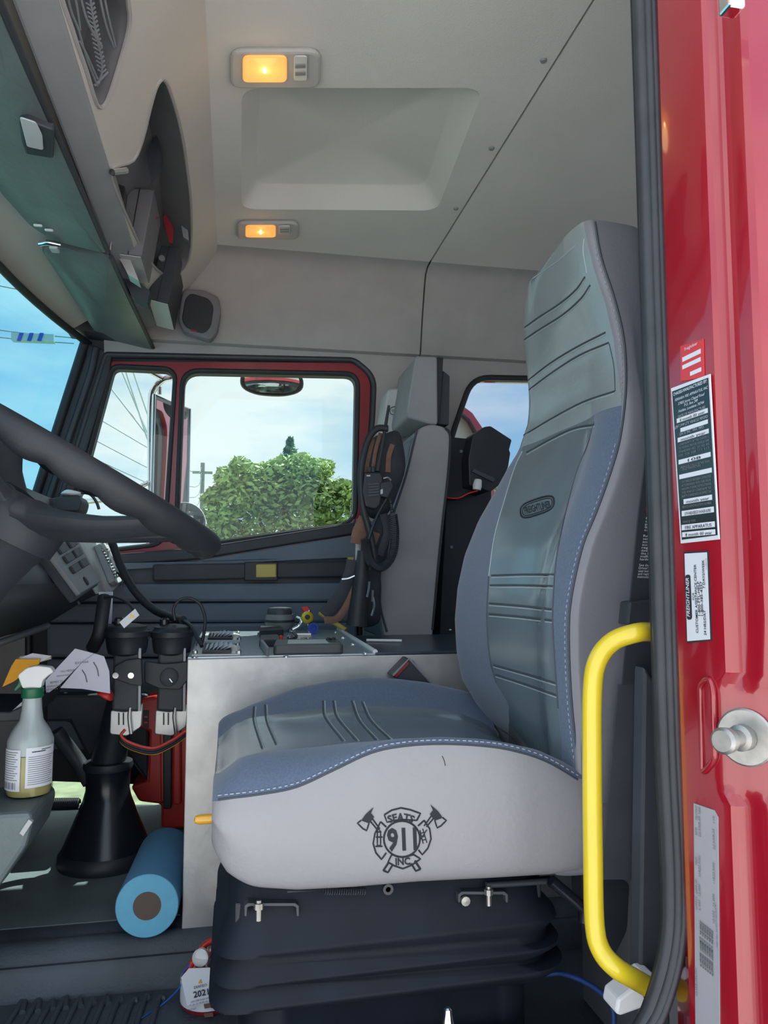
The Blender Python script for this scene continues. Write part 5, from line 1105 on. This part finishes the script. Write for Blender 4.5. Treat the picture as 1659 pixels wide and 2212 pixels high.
# bits at the bottom right
tag(tube('blue_cable', [W(1180, 2105, Y=1.2), W(1215, 2103, Y=1.18), W(1270, 2125, Y=1.14), W(1318, 2165, Y=1.1), W(1325, 2220, Y=1.08), W(1300, 2260, Y=1.07)], .004, M['navy_cord'], seg=8), 'dark blue cable curling beside the seat base', 'cable')
tag(prism('white_conduit', WL([(1335, 2160), (1400, 2110), (1420, 2108), (1418, 2168), (1340, 2196), (1330, 2190)], .99), (0, .04, 0), M['white_plastic'], bevel=.008), 'white plastic sleeve at the foot of the yellow handle', 'sleeve')
sc0 = W(968, 2235, Y=1.08)
lathe_o = lathe('floor_stud', [(.013, -.01), (.013, .0), (.006, .028), (.0055, .034), (.003, .036), (0, .036)], sc0, (0, 0, 1), M['chrome'], None, 20); tag(lathe_o, 'pointed chrome stud in front of the seat base', 'stud')
# red frame and metal seen in the gap under the backrest
rf = thing('red_rack', 'red metal rack seen in the gap under the backrest', 'rack', W(1180, 1640, Y=1.95))
prism('rack_plate', WL([(1130, 1490), (1240, 1530), (1240, 1560), (1142, 1540)], 1.74), (0, .02, 0), M['red_plastic'], rf); prism('rack_upright', WL([(1140, 1552), (1170, 1552), (1170, 1640), (1140, 1640)], 1.72), (0, .03, 0), M['red_plastic'], rf, bevel=.003)
prism('black_bar', WL([(1172, 1556), (1200, 1550), (1200, 1650), (1172, 1650)], 1.73), (0, .02, 0), M['black'], rf); lathe('rack_hole', [(.010, 0), (.010, .003), (0, .003)], W(1188, 1540, Y=1.738), (0, -1, 0), M['black'], rf, 14)
# ------------------------------------------------------------------ overhead: dome lamps, visors, radios, speaker
def dome(label, hx0, hy0, hx1, hy1, l, c, watts):
    P = [W(hx0, hy0, Z=ZC), W(hx1, hy0, Z=ZC), W(hx1, hy1, Z=ZC), W(hx0, hy1, Z=ZC)]
    t = thing('dome_lamp', label, 'lamp', sum(P, Vector()) / 4 - V(0, 0, .02), 'dome lamps in the headliner')
    prism('housing', rrect(P, .03), (0, 0, -.014), M['lamp_housing'], t, bevel=.006)
    def q(b, z): return [W(b[0], b[1], Z=z), W(b[2], b[1], Z=z), W(b[2], b[3], Z=z), W(b[0], b[3], Z=z)]
    L = q(l, ZC - .015)
    prism('lamp_lens', rrect(L, .015), (0, 0, -.006), M['warm_lens'], t, bevel=.003)
    m = sum(L, Vector()) / 4
    lathe('bulb', [(0, -.004), (.004, -.003), (.005, 0), (.004, .003), (0, .004)], m - V(0, 0, .0075), (1, 0, 0), M['bulb'], t, 10)
    K = q(c, ZC - .015)
    s = prism('reading_lens', rrect(K, .008), (0, 0, -.004), M['clear_lens'], t, bevel=.002)
    for k in (.3, .6): prism('switch_bar', [K[0] * (1 - k) + K[3] * k + V(.004, 0, -.0045), K[1] * (1 - k) + K[2] * k + V(-.004, 0, -.0045), K[1] * (.88 - k) + K[2] * (k + .12) + V(-.004, 0, -.0045), K[0] * (.88 - k) + K[3] * (k + .12) + V(.004, 0, -.0045)], (0, 0, -.002), M['mid_grey'], s)
    ld = bpy.data.lights.new('dome_lamp_light', 'POINT'); ld.energy = watts; ld.color = (1, .62, .28); ld.shadow_soft_size = .03
    lo = bpy.data.objects.new('dome_lamp_light', ld); COL.objects.link(lo); lo.parent = t; lo.location = m - V(0, 0, .045) - WLOC[t.name]
dome('near dome lamp with lit amber lens beside the hatch', 497, 99, 693, 180, (524, 117, 620, 174), (634, 118, 664, 172), .07)
dome('far dome lamp with lit amber lens beyond the hatch', 512, 474, 645, 510, (530, 485, 596, 510), (602, 486, 627, 503), .05)
# sun visors: padded dark boards along the header
def visor(label, pts, seam):
    t = thing('sun_visor', label, 'visor', sum(pts, Vector()) / len(pts), 'sun visors over the windshield')
    o = rrect(pts, .02, 4); c = sum(o, Vector()) / len(o); n = V(.12, 0, -1).normalized(); rings = []
    for k, d in ((.0, .012), (.97, .012), (1.0, .006), (1.0, -.006), (.97, -.012), (.5, -.016), (0, -.016)): rings.append([c + (p - c) * k - n * d for p in o])
    loft('visor_board', rings, M['visor'], t, cap=False, auto=60)
    tube('stitched_edge', seam, .006, M['charcoal'], t, seg=8, sm=2)
    return t
def vz(x, y, z=.795): return W(x, y, Z=z)
def vf(x, y): return W(x, y, Z=.825)
v1 = [V(-.335, 1.0, .795), vz(60, 150), vz(150, 352), vz(233, 543), vf(112, 513), vf(62, 478), vf(-2, 405), V(-.49, 1.0, .825)]
va = visor('near padded sun visor above the steering wheel', v1, [vz(x, y, .79) for x, y in ((-30, -70), (60, 150), (150, 352), (234, 545))])
v2 = [vz(240, 556), vz(285, 655), vz(338, 766), vf(262, 765), vf(213, 725), vf(150, 628), vf(88, 532), vf(130, 528)]
vb = visor('far padded sun visor above the passenger side', v2, [vz(x, y, .79) for x, y in ((240, 556), (285, 655), (338, 766))])
k0 = vz(80, 280, .775)
cl = thing('visor_clip', 'pale grey clip box on the near sun visor', 'clip', k0)
prism('clip_box', rrect([vz(*q, .79) for q in [(42, 246), (60, 240), (118, 262), (116, 324), (56, 314), (48, 290)]], .006), (0, 0, -.018), M['charcoal'], cl, bevel=.004); prism('clip_face', rrect([vz(*q, .771) for q in [(42, 250), (78, 262), (92, 290), (94, 322), (58, 314)]], .006), (0, 0, -.003), M['light_grey'], cl, bevel=.002)
pv = thing('visor_pivot', 'chrome visor pivot arm between the two sun visors', 'pivot', vz(105, 528))
tube('arm', [vz(86, 526, .80), vz(104, 524, .80), vz(130, 529, .80)], .007, M['chrome'], pv, seg=10); box('block', vz(118, 537, .795), (.02, .03, .012), M['light_grey'], pv)
for x, y in ((82, 487), (106, 497)): box('clip_pin', vz(x, y, .805), (.02, .008, .006), M['white_plastic'], pv)
# radios hung in the second pocket
def hang(label, name, quad, Y, d, m, under, cat='radio'):
    t = thing(name, label, cat, W(*quad[2], Y=Y)); P = WL(quad, Y)
    prism('case', P, (0, d, 0), m, t, bevel=.003)
    c = sum(P, Vector()) / 4
    prism('lit_underside', [P[3] + (P[2] - P[3]) * .04 + V(0, .004, -.0006), P[2] + (P[3] - P[2]) * .04 + V(0, .004, -.0006), P[2] + (P[3] - P[2]) * .04 + V(0, d - .004, -.0006), P[3] + (P[2] - P[3]) * .04 + V(0, d - .004, -.0006)], (0, 0, -.002), under, t)  # pale sheet paints the windshield light on the underside of the case
    tube('case_seam', [P[0] * .55 + P[1] * .45 + V(0, -.001, 0), P[3] * .55 + P[2] * .45 + V(0, -.001, 0)], .0015, M['black'], t, seg=5)
    return t
hang('large grey two-way radio hung in the overhead pocket', 'overhead_radio', [(277, 406), (333, 409), (306, 553), (253, 546)], 2.00, .19, M['pocket'], M['light_grey'])
h3_ = hang('dark radio beside the speaker, its lit underside put into the colour', 'overhead_radio', [(348, 529), (388, 534), (364, 656), (319, 644)], 2.30, .25, M['charcoal'], M['light_grey'])
lathe('volume_knob', [(.009, 0), (.009, .01), (0, .011)], W(350, 560, Y=2.299), (0, -1, 0), M['mid_grey'], h3_, 14)
b1_ = thing('overhead_bracket', 'small black bracket box with hanging wire in the overhead pocket', 'bracket', W(245, 440, Y=1.9))
prism('bracket_box', rrect(WL([(221, 394), (240, 391), (270, 402), (266, 440), (218, 436)], 1.90), .004), (0, .05, 0), M['black'], b1_, bevel=.003)
prism('bracket_plate', WL([(240, 440), (262, 440), (258, 480), (240, 528), (236, 500)], 1.93), (0, .02, 0), M['charcoal'], b1_, bevel=.002); tube('wire', WL([(230, 440), (234, 472), (242, 500), (238, 540)], 1.92), .0015, M['steel'], b1_, seg=5); tube('wire', WL([(238, 480), (250, 468), (262, 480), (252, 490)], 1.92), .003, M['black'], b1_, seg=5)
b2_ = thing('mounting_plate', 'metal mounting plate under the large overhead radio, bright as its lit bottom face', 'plate', W(270, 590, Y=2.02))
prism('plate_lit_face', WL([(238, 529), (254, 545), (280, 556), (300, 607), (276, 592), (262, 566)], 2.03), (0, .05, 0), M['aluminium'], b2_); prism('plate_shadow', WL([(262, 600), (300, 610), (324, 628), (318, 656), (288, 640)], 2.15), (0, .05, 0), M['charcoal'], b2_)  # bright face and dark piece: lit underside and shade built as shapes
prism('red_strip', WL([(352, 470), (357, 462), (374, 490), (373, 526), (366, 524)], 2.2), (0, .01, 0), M['red_dark'], b2_); prism('grey_fin', WL([(375, 395), (392, 388), (404, 470), (408, 520), (396, 512)], 2.25), (0, .02, 0), M['mid_grey'], b2_)
prism('upper_fin', WL([(318, 330), (338, 290), (350, 330), (342, 380), (326, 400)], 1.85), (0, .03, 0), M['charcoal'], b2_)
prism('amber_tab', WL([(323, 466), (330, 440), (342, 466), (338, 470)], 2.1), (0, .01, 0), M['copper_cloth'], b2_)
lp_ = tag(tube('map_light', [onface(232, 364) + fn * .012, onface(250, 362) + fn * .012, onface(262, 360) + fn * .012], .007, M['chrome'], seg=10), 'small chrome map light at the pocket edge', 'lamp')
# speaker in the far overhead corner
SY = 2.575
spk = thing('speaker', 'square black speaker in the far overhead corner', 'speaker', W(430, 735, Y=SY))
prism('surround', rrect(WL([(398, 622), (440, 625), (472, 640), (478, 670), (470, 715), (455, 735), (395, 715), (385, 690), (392, 640)], SY), .015), (0, .05, 0), M['pocket'], spk, bevel=.008)
prism('grille', rrect(WL([(412, 632), (452, 645), (462, 662), (456, 705), (440, 722), (402, 708), (392, 690), (400, 645)], SY - .003), .02), (0, .006, 0), M['black'], spk, bevel=.003)
prism('badge', WL([(412, 711), (425, 714), (425, 717), (412, 714)], SY - .006), (0, .003, 0), M['red_dark'], spk)
# ------------------------------------------------------------------ outside: mirrors, street, tree
def mirr(label, pts, Y, rim, face_m=None, tilt=0, d=.05, name='side_mirror'):
    t = thing(name, label, 'mirror', W(*pts[2], Y=Y)); P = rrect(WL(pts, Y), .03, 5); c = sum(P, Vector()) / len(P)
    prism('mirror_back', P, (0, d, 0), rim, t, bevel=.006)
    Rm = Matrix.Rotation(tilt, 3, 'Z')
    prism('mirror_glass', [c + Rm @ ((p - c) * .9) + V(0, -.004, 0) for p in P], (0, .003, 0), M['mirror'] if face_m is None else face_m, t)
    return t
# long west-coast mirror on tubular arms
MYY = 3.0
wm = thing('long_mirror', 'tall chrome-edged rear-view mirror on tubular arms outside', 'mirror', W(350, 1160, Y=MYY))
R45 = math.radians(35)
m0, m1 = W(333, 852, Y=MYY), W(410, 872, Y=MYY + .10); mz0, mz1 = W(333, 1180, Y=MYY).z, m0.z
e = (m1 - m0); e.z = 0
prism('mirror_case', [V(m0.x, m0.y, mz0), V(m0.x + e.x, m0.y + e.y, mz0), V(m0.x + e.x, m0.y + e.y, mz1 - .03), V(m0.x, m0.y, mz1)], e.cross(FZ).normalized() * -.03, M['mirror_back'], wm, bevel=.004)
nn = e.cross(FZ).normalized()
prism('mirror_glass', [V(m0.x, m0.y, mz0 + .01) + e * .06, V(m0.x, m0.y, mz0 + .01) + e * .94, V(m0.x, m0.y, mz1 - .045) + e * .94, V(m0.x, m0.y, mz1 - .02) + e * .06], nn * .002, M['mirror'], wm)
tube('mirror_edge', [V(m0.x, m0.y, mz0), V(m0.x, m0.y, mz1), V(m0.x + e.x, m0.y + e.y, mz1 - .03), V(m0.x + e.x, m0.y + e.y, mz0)], .007, M['chrome'], wm, seg=8, sm=1)
tube('mirror_arm', WL([(326, 1190), (325, 1000), (326, 870), (334, 838), (352, 820), (372, 814), (392, 800)], 3.02), .013, M['chrome'], wm, seg=10)
tube('mirror_arm', WL([(352, 818), (330, 806), (308, 796)], 3.0), .010, M['chrome'], wm, seg=10); tube('mirror_arm', [W(325, 1040, Y=3.02), W(250, 1075, Y=2.92), W(165, 1085, Y=2.765)], .010, M['chrome'], wm, seg=8); tube('mirror_arm', [W(392, 800, Y=3.02), V(W(392, 800, Y=3.02).x, 2.78, W(392, 790, Y=3.02).z)], .010, M['chrome'], wm, seg=8); tube('bracket', WL([(345, 836), (345, 852)], 3.0), .008, M['steel'], wm, seg=8)
# oval look-down mirror
om = thing('oval_mirror', 'oval convex mirror hanging at the top of the window', 'mirror', W(588, 856, Y=2.92))
oc = W(588, 824, Y=2.92)
def ov(k, dz=0): return [oc + V(.122 * k * math.copysign(abs(math.cos(a)) ** .8, math.cos(a)), dz, .055 * k * math.copysign(abs(math.sin(a)) ** .8, math.sin(a))) for a in [i * math.pi / 18 for i in range(36)]]
loft('mirror_shell', [ov(.97, 0), ov(1.0, .01), ov(.9, .04), ov(.4, .06)], M['black'], om); loft('mirror_glass', [ov(.86, -.001), ov(.6, -.014), ov(.3, -.020), ov(.02, -.022)], M['mirror'], om)
tube('mirror_bracket', [oc + V(-.1, -.14, .13), oc + V(-.05, -.02, .12), oc + V(0, .03, .03)], .012, M['black'], om, seg=8)
rm = thing('round_mirror', 'round convex mirror low behind the steering wheel rim', 'mirror', W(405, 1180, Y=2.95)); rc_ = W(398, 1130, Y=2.95)
lathe('mirror_shell', [(.078, 0), (.080, -.01), (.06, -.03), (.02, -.04)], rc_, (0, -1, 0), M['light_grey'], rm, 28); tube('mirror_arm', [rc_ + V(-.02, .03, 0), rc_ + V(-.06, .0, .0), rc_ + V(-.073, -.17, 0)], .008, M['chrome'], rm, seg=8); lathe('mirror_glass', [(.074, .0), (.05, .010), (.02, .014), (0, .015)], rc_, (0, -1, 0), M['mirror'], rm, 28)
# tree beyond the fence
def leaves(name, centres, n, size, m, par, seed):
    rnd = random.Random(seed); v, f = [], []
    for i in range(n):
        c, r = centres[rnd.randrange(len(centres))]
        u = Vector((rnd.gauss(0, 1), rnd.gauss(0, 1), rnd.gauss(0, 1))).normalized() * (rnd.random() ** .4)
        p = c + Vector((u.x * r[0], u.y * r[1], u.z * r[2])); s = size * rnd.uniform(.6, 1.4)
        a = Vector((rnd.gauss(0, 1), rnd.gauss(0, 1), rnd.gauss(0, .6))).normalized(); b = a.orthogonal().normalized(); b = (b + a.cross(b) * rnd.uniform(-1, 1)).normalized(); k = len(v)
        v += [p - a * s, p - b * s * .45, p + a * s, p + b * s * .45]; f.append((k, k + 1, k + 2, k + 3))
    o = mk(name, v, f, m, par, fixn=False); o['kind'] = 'stuff'; return o
TY = 13.0
tb_ = W(610, 1245, Y=TY); tr_ = thing('broad_tree', 'broad light green tree beyond the white fence', 'tree', V(tb_.x, TY, -LIFT))
tube('trunk', [V(tb_.x, TY, -LIFT), V(tb_.x - .1, TY, -.6), V(tb_.x + .1, TY, .5), V(tb_.x, TY, 1.2)], [.18, .15, .10, .05], M['bark'], tr_, seg=10)
for dx in (-1.0, -.5, .6, 1.1): tube('branch', [V(tb_.x, TY, .0), V(tb_.x + dx * .5, TY + .1, .6), V(tb_.x + dx, TY, 1.2)], [.08, .05, .02], M['bark'], tr_, seg=6)
cs = []
for x, y, rx, rz in ((600, 1060, .55, .45), (540, 1070, .5, .4), (660, 1050, .5, .45), (700, 1080, .5, .5), (500, 1100, .45, .4), (730, 1110, .45, .5), (470, 1130, .35, .3), (580, 1120, .7, .5), (660, 1130, .7, .5), (620, 1020, .35, .3), (490, 1035, .22, .2), (690, 1015, .25, .18), (520, 1010, .2, .16), (750, 1070, .25, .3), (610, 1180, 1.0, .5), (500, 1180, .8, .4), (700, 1180, .7, .5), (440, 1190, .6, .3), (570, 1030, .3, .25), (650, 1005, .25, .2)):
    p = W(x, y, Y=TY); cs.append((p, (rx, .6, rz)))
for k in range(26):
    rn = random.Random(50 + k); x = rn.uniform(440, 765); cs.append((W(x, 1010 + abs(x - 610) * .42 + rn.uniform(-18, 14), Y=TY), (.13, .3, .11)))
leaves('foliage', cs, 30000, .058, M['leaf'], tr_, 3)
pt = W(626, 1000, Y=15.0); pn = thing('conifer', 'small dark conifer tip rising behind the broad tree', 'tree', V(pt.x, 15.0, -LIFT))
tube('trunk', [V(pt.x, 15, -LIFT), V(pt.x, 15, 1.5), V(pt.x, 15, 2.5)], [.12, .06, .02], M['bark'], pn, seg=8)
leaves('foliage', [(V(pt.x, 15, 2.62 - k * .16), (.05 + .075 * k, .05 + .075 * k, .12)) for k in range(10)], 3500, .06, M['leaf_dark'], pn, 5)
# second shrub by the quarter window, picket fence, pole, wires
q_ = W(1075, 1120, Y=9.0); sh = thing('side_bush', 'yellow-green bush low in the rear quarter window', 'bush', V(q_.x, 9.0, -LIFT))
tube('stem', [V(q_.x, 9, -LIFT), V(q_.x, 9, .2), V(q_.x, 9, .6)], [.1, .06, .03], M['bark'], sh, seg=8); leaves('foliage', [(W(1080, 1110, Y=9.0), (.4, .4, .35)), (W(1060, 1140, Y=9.0), (.4, .4, .4))], 5000, .06, M['leaf'], sh, 9)
FYY = 14.2; z0, z1 = W(680, 1160, Y=FYY).z - .7, W(680, 1134, Y=FYY).z
fc = thing('picket_fence', 'white picket fence in front of the broad tree', 'fence', V(W(680, 1150, Y=FYY).x, FYY, -LIFT))
for k in range(22):
    x = W(500 + k * 13, 1150, Y=FYY).x; h = z1 + .03 * math.sin(k)
    prism('picket', [V(x - .03, FYY, -LIFT), V(x + .03, FYY, -LIFT), V(x + .03, FYY, h), V(x, FYY, h + .04), V(x - .03, FYY, h)], (0, .02, 0), M['fence_white'], fc)
for z in (z1 - .25, -LIFT + .4): box('rail', V(W(640, 1150, Y=FYY).x, FYY + .04, z), (2.6, .04, .08), M['fence_white'], fc, bevel=0)
po = W(438, 1000, Y=20.0)
pole = thing('utility_pole', 'thin wooden utility pole left of the broad tree', 'pole', V(po.x, 20, -LIFT)); tube('post', [V(po.x, 20, -LIFT), V(po.x, 20, po.z)], .055, M['pole_wood'], pole, seg=10); box('crossarm', V(po.x, 20, po.z - .25), (.5, .06, .06), M['pole_wood'], pole, bevel=0)
for k, (x, y) in enumerate(((405, 1015), (405, 1050), (405, 1075), (405, 1100))):
    tag(tube('overhead_wire', [V(po.x, 20, po.z - .1 - .1 * k), W(x, y, Y=19), W(x - 260, y - 150 + 20 * k, Y=16)], .008, M['pole_wood'], seg=5), ('topmost', 'second', 'third', 'lowest')[k] + ' of the four wires running left from the pole', 'wire', 'wires from the utility pole')
for nm, a, b in (('upper', (-60, 605), (130, 640)), ('middle', (-60, 705), (160, 730)), ('lower', (-60, 722), (160, 742))):
    tag(tube('street_wire', [W(*a, Y=14), W((a[0] + b[0]) / 2, (a[1] + b[1]) / 2 + 2, Y=14), W(*b, Y=14)], .009, M['pole_wood'], seg=5), nm + ' wire crossing the sky beyond the windshield', 'wire', 'wires beyond the windshield')
cbx = thing('cable_box', 'blue-grey striped cable box on the street wires', 'box', W(70, 738, Y=13.9))
prism('box_case', WL([(24, 718), (116, 722), (116, 738), (24, 734)], 13.9), (0, .15, 0), M['mirror_back'], cbx)
for x in (42, 64, 86): prism('stripe', WL([(x, 719), (x + 8, 719), (x + 2, 737), (x - 6, 736)], 13.88), (0, .02, 0), M['blue'], cbx)
for nm, a, b in (('left', (262, 800), (318, 935)), ('centre', (285, 796), (322, 905)), ('right', (270, 798), (335, 1000)), ('front', (252, 855), (310, 930))):
    tag(tube('service_wire', [W(a[0] - (b[0] - a[0]) * .5, a[1] - (b[1] - a[1]) * .5, Y=12 + .07 * sum(map(ord, nm)) % 3), W(a[0] + (b[0] - a[0]) * 2.2, a[1] + (b[1] - a[1]) * 2.2, Y=12 + .07 * sum(map(ord, nm)) % 3)], .014, M['mirror_back'], seg=6), nm + ' of the pale service wires slanting past the vent pane', 'wire', 'service wires')
# parked red vehicle beyond the quarter window
cv = thing('parked_cab', 'red cab corner of a vehicle parked beyond the quarter window', 'vehicle', V(W(1000, 960, Y=4.6).x, 4.6, -LIFT))
crn = [(930, 850), (985, 866), (1020, 892), (1046, 930), (1062, 990), (1075, 1160), (1090, 2600), (900, 2600), (900, 850)]
ci_ = [(930, 872), (988, 888), (1012, 908), (1030, 940), (1040, 1000), (1000, 1010), (930, 1000)]
plate('cab_side', [V(p.x, p.y, max(p.z, -LIFT)) for p in WL(crn, 4.6)], [WL(ci_, 4.6)], (0, .8, 0), M['red_paint'], cv); prism('cab_window', WL(ci_, 4.65), (0, .01, 0), M['fence_white'], cv); tube('window_seal', WL(ci_, 4.59), .012, M['rubber'], cv, closed=True, sm=1)
# ------------------------------------------------------------------ lift everything from eye-relative to ground-relative height
for o in list(scene.objects):
    if o.parent is None: o.location.z += LIFT
